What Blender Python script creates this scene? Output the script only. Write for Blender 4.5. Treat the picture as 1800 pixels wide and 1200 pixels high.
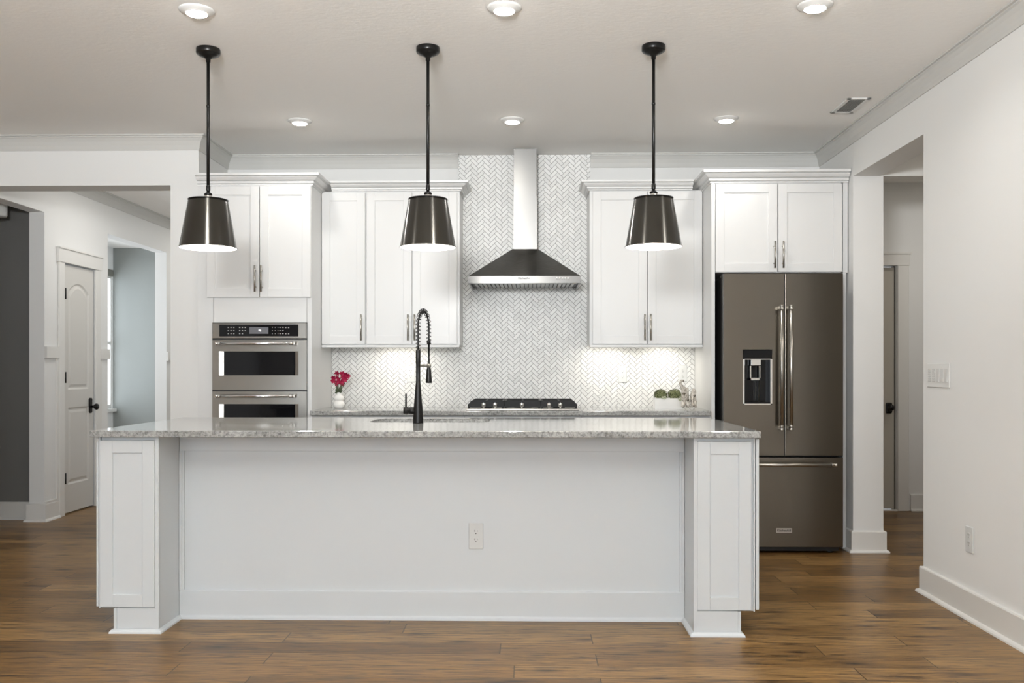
import bpy, bmesh, math, random
from mathutils import Vector, Matrix
random.seed(7)
PI = math.pi
for o in list(bpy.data.objects): bpy.data.objects.remove(o, do_unlink=True)
SC = bpy.context.scene
COL = SC.collection

# ------------------------------------------------------------------ camera
FPX = 1600.0; YAW = math.atan(32 / 1600.0); CY, SY = math.cos(YAW), math.sin(YAW); CH = 1.19
cd = bpy.data.cameras.new('camera'); cam = bpy.data.objects.new('camera', cd); COL.objects.link(cam)
cam.location = (0, 0, CH); cam.rotation_euler = (PI / 2, 0, YAW)
cd.sensor_width = 36; cd.lens = 36 * FPX / 1800; cd.shift_y = 48 / 1800; cd.clip_start = .05
SC.camera = cam
# ------------------------------------------------------------------ view, world
SC.view_settings.view_transform = 'Standard'; SC.view_settings.look = 'None'
SC.view_settings.gamma = 1; SC.view_settings.use_curve_mapping = False
SC.view_settings.exposure = 0.1
w = bpy.data.worlds.new('sky'); SC.world = w; w.use_nodes = True
bg = w.node_tree.nodes['Background']; bg.inputs[0].default_value = (.78, .88, 1, 1); bg.inputs[1].default_value = 2.6


def area(name, loc, rot, sx, sy, power, color=(1, 1, 1), spread=PI, shape='RECTANGLE'):
    l = bpy.data.lights.new(name, 'AREA'); l.shape = shape; l.size = sx; l.size_y = sy
    l.energy = power; l.color = color; l.spread = spread
    o = bpy.data.objects.new(name, l); COL.objects.link(o); o.location = loc; o.rotation_euler = rot
    return o


# daylight through the big windows of the living room behind the camera, and the window of the far left room
WARM = (1.0, .86, .70); COOL = (.93, .97, 1.0)
for wx in (-3.1, -1.0, 1.1):
    area('window_daylight', (wx, -3.74, 1.45), (PI / 2, 0, 0), 1.6, 1.9, 34, COOL)
area('added_ceiling_fill', (-.5, -.3, 2.0), (math.radians(134), 0, 0), .5, .5, 190, (.985, .995, 1), math.radians(120))   # added fill lamp beside the camera, tilted up at the ceiling
area('far_room_daylight', (-5.55, 11.0, 1.5), (0, -PI / 2, 0), 1.7, 1.1, 10, (.93, .97, 1))
area('far_room_fill_near', (-5.55, 9.2, 1.5), (0, -PI / 2, 0), 1.7, 1.4, 26, (.93, .97, 1))  # added fill, enters by an unseen second opening
area('left_hall_fill', (-3.0, 7.4, 2.72), (0, 0, 0), .5, .9, 8.5, (1, .97, .93))  # added lamp without a fixture, fills the left hall
area('left_hall_fill_far', (-3.0, 10.0, 2.72), (0, 0, 0), .5, .9, 8, (1, .95, .88))  # second added lamp, further down the left hall
area('right_hall_fill', (3.1, 4.6, 2.72), (0, 0, 0), .5, .5, 13, (1, .93, .84))  # added lamp without a fixture, fills the right hall
area('right_closet_fill', (3.4, 6.7, 2.72), (0, 0, 0), .3, .3, 5, (1, .93, .84))  # added lamp, brightens the space before the closet door
LIGHT_CAN = {0: 4.5, 1: 2.0, 2: .5, 3: .6, 4: 4.0}; LIGHT_PENDANT = 5.0; LIGHT_UNDER = .8




# ------------------------------------------------------------------ geometry helpers
def X(px, Y):
    t = (px - 900) / FPX
    return Y * (t * CY - SY) / (CY + t * SY)


def Z(py, Y, px=932):
    x = X(px, Y)
    return CH + (648 - py) * (Y * CY - x * SY) / FPX


def bx(bm, x0, x1, y0, y1, z0, z1, bev=0.0, seg=1):
    if x0 > x1: x0, x1 = x1, x0
    if y0 > y1: y0, y1 = y1, y0
    if z0 > z1: z0, z1 = z1, z0
    v = [bm.verts.new(p) for p in ((x0, y0, z0), (x1, y0, z0), (x1, y1, z0), (x0, y1, z0),
                                   (x0, y0, z1), (x1, y0, z1), (x1, y1, z1), (x0, y1, z1))]
    f = [bm.faces.new([v[i] for i in q]) for q in
         ((0, 3, 2, 1), (4, 5, 6, 7), (0, 1, 5, 4), (1, 2, 6, 5), (2, 3, 7, 6), (3, 0, 4, 7))]
    if bev > 0:
        es = list({e for a in f for e in a.edges})
        bmesh.ops.bevel(bm, geom=es, offset=bev, segments=seg, affect='EDGES', profile=.6)
    return bm


def NB(): return bmesh.new()


def box(*a, **k): return bx(NB(), *a, **k)


def basis(d):
    d = d.normalized(); a = Vector((0, 0, 1)) if abs(d.z) < .9 else Vector((1, 0, 0))
    u = d.cross(a).normalized(); return u, d.cross(u).normalized()


def tube(bm, pts, r, n=12, cap=True, radii=None):
    pts = [Vector(p) for p in pts]; rings = []; u = None
    for i, p in enumerate(pts):
        d = (pts[min(i + 1, len(pts) - 1)] - pts[max(i - 1, 0)]).normalized()
        if u is None: u, v = basis(d)
        else:
            u = (u - d * u.dot(d)).normalized(); v = d.cross(u).normalized()
        R = radii[i] if radii else r
        rings.append([bm.verts.new(p + (u * math.cos(2 * PI * k / n) + v * math.sin(2 * PI * k / n)) * R) for k in range(n)])
    for a, b in zip(rings, rings[1:]):
        for k in range(n): bm.faces.new((a[k], a[(k + 1) % n], b[(k + 1) % n], b[k])).smooth = True
    if cap: bm.faces.new(rings[0][::-1]); bm.faces.new(rings[-1])
    return bm


def lathe(bm, prof, c, n=48, smooth=True, axis='Z'):
    """prof: (radius, height) list; revolves about an axis through c"""
    rings = []
    for r, h in prof:
        ring = []
        for k in range(n):
            a = 2 * PI * k / n; p = Vector((r * math.cos(a), r * math.sin(a), h))
            if axis == 'Y': p = Vector((p.x, -p.z, p.y))
            if axis == 'X': p = Vector((p.z, p.x, p.y))
            ring.append(bm.verts.new(Vector(c) + p))
        rings.append(ring)
    for a, b in zip(rings, rings[1:]):
        for k in range(n):
            f = bm.faces.new((a[k], a[(k + 1) % n], b[(k + 1) % n], b[k])); f.smooth = smooth
    return bm


def capring(bm, r, h, c, n=48):
    bm.faces.new([bm.verts.new(Vector(c) + Vector((r * math.cos(2 * PI * k / n), r * math.sin(2 * PI * k / n), h))) for k in range(n)])


def sweep(bm, path, prof, z0=0.0):
    """path in plan, the profile's out-coordinate leaves to the right of the direction of travel"""
    P = [Vector((p[0], p[1])) for p in path]; n = len(P); rings = []
    nor = []
    for a, b in zip(P, P[1:]):
        d = (b - a).normalized(); nor.append(Vector((d.y, -d.x)))
    for i, p in enumerate(P):
        if i == 0: m = nor[0]
        elif i == n - 1: m = nor[-1]
        else:
            s = nor[i - 1] + nor[i]; m = s / (s.dot(nor[i])) if abs(s.dot(nor[i])) > 1e-6 else nor[i]
        rings.append([bm.verts.new((p.x + m.x * o, p.y + m.y * o, z0 + z)) for o, z in prof])
    k = len(prof)
    for a, b in zip(rings, rings[1:]):
        for j in range(k): bm.faces.new((a[j], b[j], b[(j + 1) % k], a[(j + 1) % k]))
    bm.faces.new(rings[0]); bm.faces.new(rings[-1][::-1])
    return bm


def prism(bm, poly, a0, a1, axis='Y'):
    """polygon extruded along an axis; poly coords are the two other axes in XYZ order"""
    def P(p, a):
        return (p[0], a, p[1]) if axis == 'Y' else ((a, p[0], p[1]) if axis == 'X' else (p[0], p[1], a))
    A = [bm.verts.new(P(p, a0)) for p in poly]; B = [bm.verts.new(P(p, a1)) for p in poly]; n = len(poly)
    for k in range(n): bm.faces.new((A[k], A[(k + 1) % n], B[(k + 1) % n], B[k]))
    bm.faces.new(A[::-1]); bm.faces.new(B)
    return bm


ORG = {}


def obj(name, bm, mat, parent=None, kind=None, label=None, smooth_angle=None):
    bmesh.ops.recalc_face_normals(bm, faces=bm.faces[:])
    me = bpy.data.meshes.new(name)
    o = bpy.data.objects.new(name, me)
    org = ORG.get(parent.name, Vector((0, 0, 0))) if parent else None
    if parent is not None:
        bmesh.ops.translate(bm, vec=-org, verts=bm.verts[:])
        o.parent = parent; ORG[o.name] = org
    elif kind is None:                         # a thing that is one mesh: origin at its base centre
        xs = [v.co for v in bm.verts]
        c = Vector(((min(v.x for v in xs) + max(v.x for v in xs)) / 2, (min(v.y for v in xs) + max(v.y for v in xs)) / 2, min(v.z for v in xs)))
        bmesh.ops.translate(bm, vec=-c, verts=bm.verts[:]); o.location = c; ORG[o.name] = c
    else: ORG[o.name] = Vector((0, 0, 0))
    bm.to_mesh(me); bm.free(); me.materials.append(mat); COL.objects.link(o)
    if kind: o['kind'] = kind
    if label: o['label'] = label
    return o


def thing(name, label, cat, loc, group=None):
    o = bpy.data.objects.new(name, None); COL.objects.link(o); o.location = loc; o.empty_display_size = .1
    ORG[o.name] = Vector(loc); o['label'] = label; o['category'] = cat
    if group: o['group'] = group
    return o


def tag(o, label, cat, group=None):
    o['label'] = label; o['category'] = cat
    if group: o['group'] = group
    return o


def dup(root, loc, label=None, group=None):
    r = root.copy(); COL.objects.link(r); r.location = loc
    if label: r['label'] = label
    if group: r['group'] = group
    for ch in list(root.children):
        c = ch.copy(); COL.objects.link(c); c.parent = r
        for g in list(ch.children):
            d = g.copy(); COL.objects.link(d); d.parent = c
    return r


def text_bm(body, size, loc, width=None, bold=.0):
    cu = bpy.data.curves.new('t', 'FONT'); cu.body = body; cu.size = size; cu.align_x = 'CENTER'; cu.align_y = 'CENTER'
    cu.extrude = .0004; cu.offset = bold
    o = bpy.data.objects.new('t', cu); COL.objects.link(o)
    dg = bpy.context.evaluated_depsgraph_get(); me = bpy.data.meshes.new_from_object(o.evaluated_get(dg))
    bm = NB(); bm.from_mesh(me); bpy.data.meshes.remove(me); bpy.data.objects.remove(o); bpy.data.curves.remove(cu)
    if width:
        xs = [v.co.x for v in bm.verts]; k = width / (max(xs) - min(xs))
        for v in bm.verts: v.co.x *= k
    bm.transform(Matrix.Translation(loc) @ Matrix.Rotation(PI / 2, 4, 'X'))
    return bm


# ------------------------------------------------------------------ materials
def mat(name, col, rough=.5, metal=0.0, spec=.5, coat=0.0, aniso=0.0, emit=None, estr=0.0):
    m = bpy.data.materials.new(name); m.use_nodes = True; p = m.node_tree.nodes['Principled BSDF']
    p.inputs['Base Color'].default_value = (*col, 1); p.inputs['Roughness'].default_value = rough
    p.inputs['Metallic'].default_value = metal; p.inputs['Specular IOR Level'].default_value = spec
    p.inputs['Coat Weight'].default_value = coat; p.inputs['Anisotropic'].default_value = aniso
    if emit: p.inputs['Emission Color'].default_value = (*emit, 1); p.inputs['Emission Strength'].default_value = estr
    return m


def N(m, t, **k):
    n = m.node_tree.nodes.new(t)
    for a, b in k.items():
        if hasattr(n, a): setattr(n, a, b)
        else: n.inputs[a].default_value = b
    return n


def L(m, a, b): m.node_tree.links.new(a, b)


def ramp(m, stops, interp='LINEAR'):
    r = N(m, 'ShaderNodeValToRGB'); e = r.color_ramp.elements; r.color_ramp.interpolation = interp
    while len(e) < len(stops): e.new(.5)
    for q, (p, c) in zip(e, stops): q.position = p; q.color = (*c, 1)
    return r


def bump(m, scale, strength, dist=.002, detail=3, stretch=None):
    tc = N(m, 'ShaderNodeTexCoord'); n = N(m, 'ShaderNodeTexNoise'); n.inputs['Scale'].default_value = scale
    n.inputs['Detail'].default_value = detail
    mp = N(m, 'ShaderNodeMapping'); mp.inputs['Scale'].default_value = stretch or (1, 1, 1)
    b = N(m, 'ShaderNodeBump'); b.inputs['Strength'].default_value = strength; b.inputs['Distance'].default_value = dist
    L(m, tc.outputs['Object'], mp.inputs[0]); L(m, mp.outputs[0], n.inputs['Vector']); L(m, n.outputs['Fac'], b.inputs['Height'])
    L(m, b.outputs[0], m.node_tree.nodes['Principled BSDF'].inputs['Normal'])
    return n


M = {}
M['wall'] = mat('white_wall_paint', (.79, .79, .775), .75, spec=.25); bump(M['wall'], 120, .12, .001)
M['ceiling'] = mat('ceiling_paint', (.92, .91, .885), .85, spec=.2); bump(M['ceiling'], 34, .28, .004, 4, (1, 1.8, 1))
M['trim'] = mat('satin_trim_paint', (.75, .74, .71), .38, spec=.4); bump(M['trim'], 30, .03, .001)
M['cab'] = mat('white_cabinet_lacquer', (.755, .755, .745), .32, spec=.45); bump(M['cab'], 60, .02, .001)
M['island'] = mat('island_cabinet_lacquer', (.70, .73, .745), .32, spec=.45); bump(M['island'], 60, .02, .001)
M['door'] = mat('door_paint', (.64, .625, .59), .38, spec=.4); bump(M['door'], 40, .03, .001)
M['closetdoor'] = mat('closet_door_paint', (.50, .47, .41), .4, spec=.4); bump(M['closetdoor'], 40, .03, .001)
M['dark'] = mat('shaded_study_wall_paint', (.17, .168, .16), .8, spec=.2); bump(M['dark'], 120, .1, .001)  # the unlit room's shade is put into this wall colour
M['blue'] = mat('blue_grey_wall_paint', (.31, .325, .31), .8, spec=.2); bump(M['blue'], 120, .1, .001)
M['black'] = mat('matte_black_metal', (.010, .0095, .009), .30, .3, .35); bump(M['black'], 200, .04, .0005)
M['iron'] = mat('cast_iron', (.008, .008, .008), .5, .0, .3); bump(M['iron'], 260, .2, .001)
M['bglass'] = mat('black_glass', (.003, .003, .004), .05, 0, .28)
M['gap'] = mat('gap_shade_dark', (.012, .012, .012), .8)  # dark colour stands for the shade inside gaps and slots
M['chrome'] = mat('polished_chrome', (.80, .79, .77), .12, 1.0)
M['nickel'] = mat('brushed_nickel', (.46, .44, .40), .30, 1.0, aniso=.3)
M['white'] = mat('white_plastic', (.78, .78, .76), .35)
M['offwhite'] = mat('grey_white_plastic', (.62, .615, .60), .35)
M['led'] = mat('led_lens', (1, 1, 1), .5, emit=(1, .95, .86), estr=70)
M['bulb'] = mat('frosted_bulb', (1, 1, 1), .5, emit=(1, .93, .82), estr=22)
M['undled'] = mat('under_cabinet_lens', (1, 1, 1), .5, emit=(1, .93, .82), estr=7)
M['shade_in'] = mat('white_enamel_inside', (.92, .91, .88), .5)
M['vase'] = mat('white_ceramic', (.85, .84, .81), .22, coat=.4); bump(M['vase'], 12, .02, .001)
M['petal'] = mat('crimson_petal', (.42, .006, .06), .55); bump(M['petal'], 90, .3, .001)
M['leaf'] = mat('dark_green_leaf', (.055, .075, .035), .5); bump(M['leaf'], 80, .2, .001)
M['moss'] = mat('boxwood_leaf', (.12, .14, .045), .7)
M['sprig'] = mat('pale_succulent', (.50, .52, .38), .6); bump(M['sprig'], 80, .2, .001)
M['display'] = mat('oven_display_backlight', (.06, .06, .065), .15, emit=(.30, .30, .32), estr=.25)
M['digit'] = mat('display_digit', (1, 1, 1), .4, emit=(1, 1, 1), estr=1.6)
M['mark'] = mat('printed_key_mark', (.60, .60, .58), .4)
M['badge'] = mat('badge_plate', (.62, .60, .56), .3, .8)
M['letter'] = mat('badge_lettering', (.02, .02, .02), .4)
M['grout'] = mat('grout', (.27, .27, .255), .9)
M['blackbody'] = mat('appliance_black_body', (.012, .012, .012), .4)
M['filter'] = mat('hood_filter_steel', (.30, .30, .29), .3, 1)
M['vent_grey'] = mat('vent_grey', (.33, .33, .32), .6)
M['crown'] = mat('shaded_crown_paint', (.60, .595, .57), .45, spec=.3); bump(M['crown'], 40, .02, .001)  # trim paint darkened, the cove's shade is put into the colour
M['plate'] = mat('outlet_plastic', (.68, .69, .68), .35)
M['glassclear'] = mat('clear_glass', (1, 1, 1), .02); M['glassclear'].node_tree.nodes['Principled BSDF'].inputs['Transmission Weight'].default_value = 1


def brushed(name, col, rough, axis=(1, 60, 60), aniso=.8, var=.03, tint=None):
    m = mat(name, col, rough, 1.0, aniso=aniso)
    p = m.node_tree.nodes['Principled BSDF']
    tc = N(m, 'ShaderNodeTexCoord'); mp = N(m, 'ShaderNodeMapping'); mp.inputs['Scale'].default_value = axis
    n = N(m, 'ShaderNodeTexNoise'); n.inputs['Scale'].default_value = 12; n.inputs['Detail'].default_value = 4
    L(m, tc.outputs['Object'], mp.inputs[0]); L(m, mp.outputs[0], n.inputs['Vector'])
    tg = N(m, 'ShaderNodeTangent', direction_type='RADIAL', axis='Z'); L(m, tg.outputs[0], p.inputs['Tangent']); p.inputs['Anisotropic Rotation'].default_value = .25
    mr = N(m, 'ShaderNodeMapRange'); mr.inputs['To Min'].default_value = rough - var; mr.inputs['To Max'].default_value = rough + var
    L(m, n.outputs['Fac'], mr.inputs[0]); L(m, mr.outputs[0], p.inputs['Roughness'])
    return m


M['steel'] = brushed('brushed_stainless', (.38, .365, .335), .30)
M['hoodsteel'] = brushed('hood_stainless', (.13, .126, .116), .28)
M['flue'] = brushed('flue_stainless', (.17, .167, .16), .30, (60, 60, 1), .6)
M['bandsteel'] = brushed('hood_band_stainless', (.20, .195, .185), .30)
M['fridge'] = brushed('dark_stainless', (.195, .176, .148), .30, (60, 60, 1))
M['shade'] = brushed('gunmetal_shade', (.105, .10, .09), .22, (30, 30, .6), .85, .02)
M['sinksteel'] = brushed('sink_steel', (.55, .54, .52), .3)

# granite
m = mat('speckled_granite', (.5, .5, .48), .07, spec=.6); M['granite'] = m; p = m.node_tree.nodes['Principled BSDF']
tc = N(m, 'ShaderNodeTexCoord')
n1 = N(m, 'ShaderNodeTexNoise'); n1.inputs['Scale'].default_value = 75; n1.inputs['Detail'].default_value = 6; n1.inputs['Roughness'].default_value = .75
n2 = N(m, 'ShaderNodeTexVoronoi'); n2.inputs['Scale'].default_value = 190
n3 = N(m, 'ShaderNodeTexNoise'); n3.inputs['Scale'].default_value = 6; n3.inputs['Detail'].default_value = 3
for q in (n1, n2, n3): L(m, tc.outputs['Object'], q.inputs['Vector'])
r1 = ramp(m, [(.36, (.075, .075, .075)), (.44, (.30, .30, .295)), (.52, (.56, .56, .55)), (.64, (.78, .78, .77))])
L(m, n1.outputs['Fac'], r1.inputs[0])
r2 = ramp(m, [(0, (.16, .16, .16)), (.35, (.50, .50, .49)), (1, (.74, .74, .72))]); L(m, n2.outputs['Color'], r2.inputs[0])
mx = N(m, 'ShaderNodeMix', data_type='RGBA'); mx.inputs[0].default_value = .42
L(m, r1.outputs[0], mx.inputs[6]); L(m, r2.outputs[0], mx.inputs[7])
r3 = ramp(m, [(.35, (.56, .56, .55)), (.65, (.74, .74, .73))]); L(m, n3.outputs['Fac'], r3.inputs[0])
mm = N(m, 'ShaderNodeMix', data_type='RGBA', blend_type='MULTIPLY'); mm.inputs[0].default_value = 1
L(m, mx.outputs[2], mm.inputs[6]); L(m, r3.outputs[0], mm.inputs[7]); L(m, mm.outputs[2], p.inputs['Base Color'])

# tile: each tile is its own mesh island, so colour varies tile by tile
m = mat('white_marble_tile', (.75, .75, .73), .38, spec=.4); M['tile'] = m; p = m.node_tree.nodes['Principled BSDF']
g = N(m, 'ShaderNodeNewGeometry'); r = ramp(m, [(0, (.77, .77, .75)), (.5, (.82, .82, .80)), (1, (.86, .86, .84))])
L(m, g.outputs['Random Per Island'], r.inputs[0]); L(m, r.outputs[0], p.inputs['Base Color'])

# oak planks running left to right
m = mat('hickory_planks', (.2, .12, .06), .3, spec=.32); M['floor'] = m; p = m.node_tree.nodes['Principled BSDF']
tc = N(m, 'ShaderNodeTexCoord'); sp = N(m, 'ShaderNodeSeparateXYZ'); L(m, tc.outputs['Object'], sp.inputs[0])


def mth(op, a, b=None, c=None):
    n = N(m, 'ShaderNodeMath', operation=op)
    for i, q in enumerate((a, b, c)):
        if q is None: continue
        if isinstance(q, (int, float)): n.inputs[i].default_value = q
        else: L(m, q, n.inputs[i])
    return n.outputs[0]


PW, PL = .147, 1.35
yr = mth('DIVIDE', mth('ADD', sp.outputs[1], .026), PW); row = mth('FLOOR', yr); fy = mth('SUBTRACT', yr, row)
wn = N(m, 'ShaderNodeTexWhiteNoise', noise_dimensions='1D'); L(m, row, wn.inputs['W'])
xr = mth('ADD', mth('DIVIDE', sp.outputs[0], PL), mth('MULTIPLY', wn.outputs['Value'], 7.3)); col = mth('FLOOR', xr); fx = mth('SUBTRACT', xr, col)
cv = N(m, 'ShaderNodeCombineXYZ'); L(m, row, cv.inputs[0]); L(m, col, cv.inputs[1])
wp = N(m, 'ShaderNodeTexWhiteNoise', noise_dimensions='2D'); L(m, cv.outputs[0], wp.inputs['Vector'])
base = ramp(m, [(0, (.130, .068, .020)), (.35, (.178, .096, .030)), (.7, (.215, .120, .040)), (1, (.268, .156, .056))]); L(m, wp.outputs['Value'], base.inputs[0])
off = N(m, 'ShaderNodeVectorMath', operation='SCALE'); L(m, wp.outputs['Color'], off.inputs[0]); off.inputs['Scale'].default_value = 40
ad = N(m, 'ShaderNodeVectorMath', operation='ADD'); L(m, tc.outputs['Object'], ad.inputs[0]); L(m, off.outputs[0], ad.inputs[1])
mp = N(m, 'ShaderNodeMapping'); mp.inputs['Scale'].default_value = (1.3, 17, 1); L(m, ad.outputs[0], mp.inputs[0])
gn = N(m, 'ShaderNodeTexNoise'); gn.inputs['Scale'].default_value = 4.5; gn.inputs['Detail'].default_value = 7; gn.inputs['Roughness'].default_value = .68; gn.inputs['Distortion'].default_value = .7
L(m, mp.outputs[0], gn.inputs['Vector'])
gr = ramp(m, [(.37, (.25, .22, .19)), (.46, (.80, .79, .78)), (.62, (1.42, 1.41, 1.38))]); L(m, gn.outputs['Fac'], gr.inputs[0])
mu = N(m, 'ShaderNodeMix', data_type='RGBA', blend_type='MULTIPLY'); mu.inputs[0].default_value = 1
L(m, base.outputs[0], mu.inputs[6]); L(m, gr.outputs[0], mu.inputs[7])
mp2 = N(m, 'ShaderNodeMapping'); mp2.inputs['Scale'].default_value = (1.0, 3.6, 1); L(m, ad.outputs[0], mp2.inputs[0])
kn = N(m, 'ShaderNodeTexVoronoi', voronoi_dimensions='2D'); kn.inputs['Scale'].default_value = 1.25; L(m, mp2.outputs[0], kn.inputs['Vector'])
kr = ramp(m, [(0, (.10, .07, .06)), (.030, (.28, .24, .21)), (.085, (.76, .73, .70)), (.17, (1, 1, 1))]); L(m, kn.outputs['Distance'], kr.inputs[0])
mk = N(m, 'ShaderNodeMix', data_type='RGBA', blend_type='MULTIPLY'); mk.inputs[0].default_value = 1
L(m, mu.outputs[2], mk.inputs[6]); L(m, kr.outputs[0], mk.inputs[7])
sy = mth('MINIMUM', fy, mth('SUBTRACT', 1, fy)); sx = mth('MINIMUM', fx, mth('SUBTRACT', 1, fx))
seam = mth('MINIMUM', mth('DIVIDE', sy, .017), mth('DIVIDE', sx, .0028))
sr = ramp(m, [(0, (.07, .06, .05)), (1, (1, 1, 1))]); L(m, seam, sr.inputs[0])
ms = N(m, 'ShaderNodeMix', data_type='RGBA', blend_type='MULTIPLY'); ms.inputs[0].default_value = 1
L(m, mk.outputs[2], ms.inputs[6]); L(m, sr.outputs[0], ms.inputs[7]); L(m, ms.outputs[2], p.inputs['Base Color'])
rr = N(m, 'ShaderNodeMapRange'); rr.inputs['To Min'].default_value = .24; rr.inputs['To Max'].default_value = .42; L(m, gn.outputs['Fac'], rr.inputs[0]); L(m, rr.outputs[0], p.inputs['Roughness'])
bp = N(m, 'ShaderNodeBump'); bp.inputs['Strength'].default_value = .25; bp.inputs['Distance'].default_value = .002
hh = mth('ADD', mth('MULTIPLY', gn.outputs['Fac'], .35), mth('MINIMUM', seam, 1.0)); L(m, hh, bp.inputs['Height']); L(m, bp.outputs[0], p.inputs['Normal'])

# weathered figurine
m = mat('weathered_whitewash', (.6, .56, .5), .7); M['figurine'] = m; p = m.node_tree.nodes['Principled BSDF']
tc = N(m, 'ShaderNodeTexCoord'); n = N(m, 'ShaderNodeTexNoise'); n.inputs['Scale'].default_value = 85; n.inputs['Detail'].default_value = 3
mp = N(m, 'ShaderNodeMapping'); mp.inputs['Scale'].default_value = (1.6, 1, .6); L(m, tc.outputs['Object'], mp.inputs[0]); L(m, mp.outputs[0], n.inputs['Vector'])
r = ramp(m, [(.34, (.09, .07, .05)), (.42, (.42, .38, .32)), (.55, (.66, .61, .54)), (.8, (.74, .70, .63))]); L(m, n.outputs['Fac'], r.inputs[0]); L(m, r.outputs[0], p.inputs['Base Color'])
# boxwood leaves vary leaf by leaf
m = M['moss']; p = m.node_tree.nodes['Principled BSDF']; g = N(m, 'ShaderNodeNewGeometry')
r = ramp(m, [(0, (.035, .045, .012)), (.5, (.13, .15, .05)), (1, (.36, .38, .20))]); L(m, g.outputs['Random Per Island'], r.inputs[0]); L(m, r.outputs[0], p.inputs['Base Color'])

# ------------------------------------------------------------------ the setting
XR = 2.095          # right wall face
YB = 6.64           # back wall face
YP = 6.05           # partition wall face, left
XL = -2.22          # return wall beside the oven cabinet
XH = -3.785         # hall wall face, left
YQ = 5.95           # pillar face, right
HC = 2.75
YO = 4.893          # near edge of the right opening
obj('floor', box(-6.6, 4.3, -3.75, 12.3, -.1, 0), M['floor'], kind='structure')
obj('ceiling', box(-6.6, 4.3, -3.75, 12.3, HC, HC + .1), M['ceiling'], kind='structure')
obj('wall_back', box(XL - .12, 2.29, YB, YB + .12, 0, HC), M['wall'], kind='structure')
# partition with the wide opening on the left
b = NB(); bx(b, -4.6, XL, YP, YP + .19, 2.419, HC); bx(b, -4.6, XH - .12, YP, YP + .19, 0, 2.419); bx(b, -2.409, XL, YP, YP + .19, 0, 2.419)
bx(b, XL - .12, XL, YP + .19, YB, 0, HC)
obj('wall_left', b, M['wall'], kind='structure')
# hall wall: study opening, closet door, blue room opening
b = NB()
for y0, y1, z0, z1 in ((6.24, 7.02, 2.41, HC), (7.02, 7.29, 0, HC), (7.29, 7.84, 2.055, HC), (7.84, 8.085, 0, HC), (8.085, 9.40, 2.40, HC), (9.40, 12.2, 0, HC)):
    bx(b, XH - .12, XH, y0, y1, z0, z1)
obj('wall_hall_left', b, M['wall'], kind='structure')
obj('wall_hall_end', box(-3.785, -2.34, 12.08, 12.2, 0, HC), M['wall'], kind='structure')
obj('wall_hall_inner', box(-2.46, -2.34, YB, 12.08, 0, HC), M['wall'], kind='structure')
b = NB(); bx(b, -6.5, XH - .12, 7.12, 7.24, 0, HC); bx(b, -6.5, XH - .12, YP, YP + .19, 0, HC) if False else None; bx(b, -6.5, -6.38, 3.0, 7.12, 0, HC); bx(b, -6.38, -4.6, 3.0, 3.12, 0, HC)
obj('wall_study', b, M['dark'], kind='structure')
# closet behind the hall door
obj('wall_closet', box(-5.0, XH - .12, 7.9, 8.02, 0, HC), M['wall'], kind='structure')
# blue room
XW = -5.39
b = NB(); bx(b, XW, XH - .12, 11.66, 11.78, 0, HC)
obj('wall_far_room', b, M['blue'], kind='structure')
b = NB()
for y0, y1, z0, z1 in ((8.02, 8.5, 0, HC), (8.5, 9.9, 0, .68), (8.5, 9.9, 2.40, HC), (9.9, 10.45, 0, HC), (10.45, 11.63, 0, .68), (10.45, 11.63, 2.40, HC), (11.63, 11.78, 0, HC)): bx(b, XW - .03, XW, y0, y1, z0, z1)  # nearer opening is unseen, added to let fill light in
obj('wall_far_room_left', b, M['wall'], kind='structure')
# right wall, pillar, header
b = NB(); bx(b, XR, XR + .175, -3.63, YO, 0, HC); bx(b, XR, XR + .175, YO, YQ, 2.44, HC); bx(b, XR, 2.29, YQ, YB + .12, 0, HC)
obj('wall_right', b, M['wall'], kind='structure')
b = NB(); bx(b, 2.29, 3.2, YQ, YQ + .13, 2.44, HC); bx(b, 3.2, 4.1, YQ, YQ + .13, 0, HC)
obj('wall_hall_right', b, M['wall'], kind='structure')
b = NB(); bx(b, 2.17, 2.29, YB + .12, 7.70, 0, HC); bx(b, 2.17, 2.35, 7.70, 7.82, 0, HC); bx(b, 2.35, 3.075, 7.70, 7.82, 2.055, HC); bx(b, 3.075, 4.1, 7.70, 7.82, 0, HC)
obj('wall_far_right', b, M['wall'], kind='structure')
b = NB(); bx(b, 4.0, 4.1, 2.2, 5.95, 0, HC); bx(b, 4.0, 4.1, 6.08, 7.7, 0, HC); bx(b, XR + .175, 4.0, 2.2, 2.3, 0, HC)
obj('wall_outer_right', b, M['wall'], kind='structure')
obj('wall_living_left', box(-4.72, -4.6, -3.63, YP + .19, 0, HC), M['wall'], kind='structure')
# wall behind the camera with three windows
b = NB(); wins = [(-3.9, -2.3), (-1.8, -.2), (.3, 1.9)]
bx(b, -4.6, XR, -3.63, -3.5, 0, .5); bx(b, -4.6, XR, -3.63, -3.5, 2.4, HC)
ed = [-4.6] + [q for a in wins for q in a] + [XR]
for i in range(0, len(ed), 2): bx(b, ed[i], ed[i + 1], -3.63, -3.5, .5, 2.4)
obj('wall_front', b, M['wall'], kind='structure')
for i, (a, c) in enumerate(wins):
    f = NB()
    for q in ((a, a + .05), (c - .05, c), ((a + c) / 2 - .02, (a + c) / 2 + .02)): bx(f, q[0], q[1], -3.60, -3.53, .5, 2.4)
    for q in ((.5, .55), (2.35, 2.4), (1.43, 1.47)): bx(f, a, c, -3.595, -3.535, q[0], q[1])
    obj('window_%d' % (i + 1), f, M['trim'], kind='structure')
f = NB()
for q in ((10.45, 10.50), (11.61, 11.63), (11.0, 11.03)): bx(f, XW - .028, XW - .010, q[0], q[1], .68, 2.40)
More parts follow.
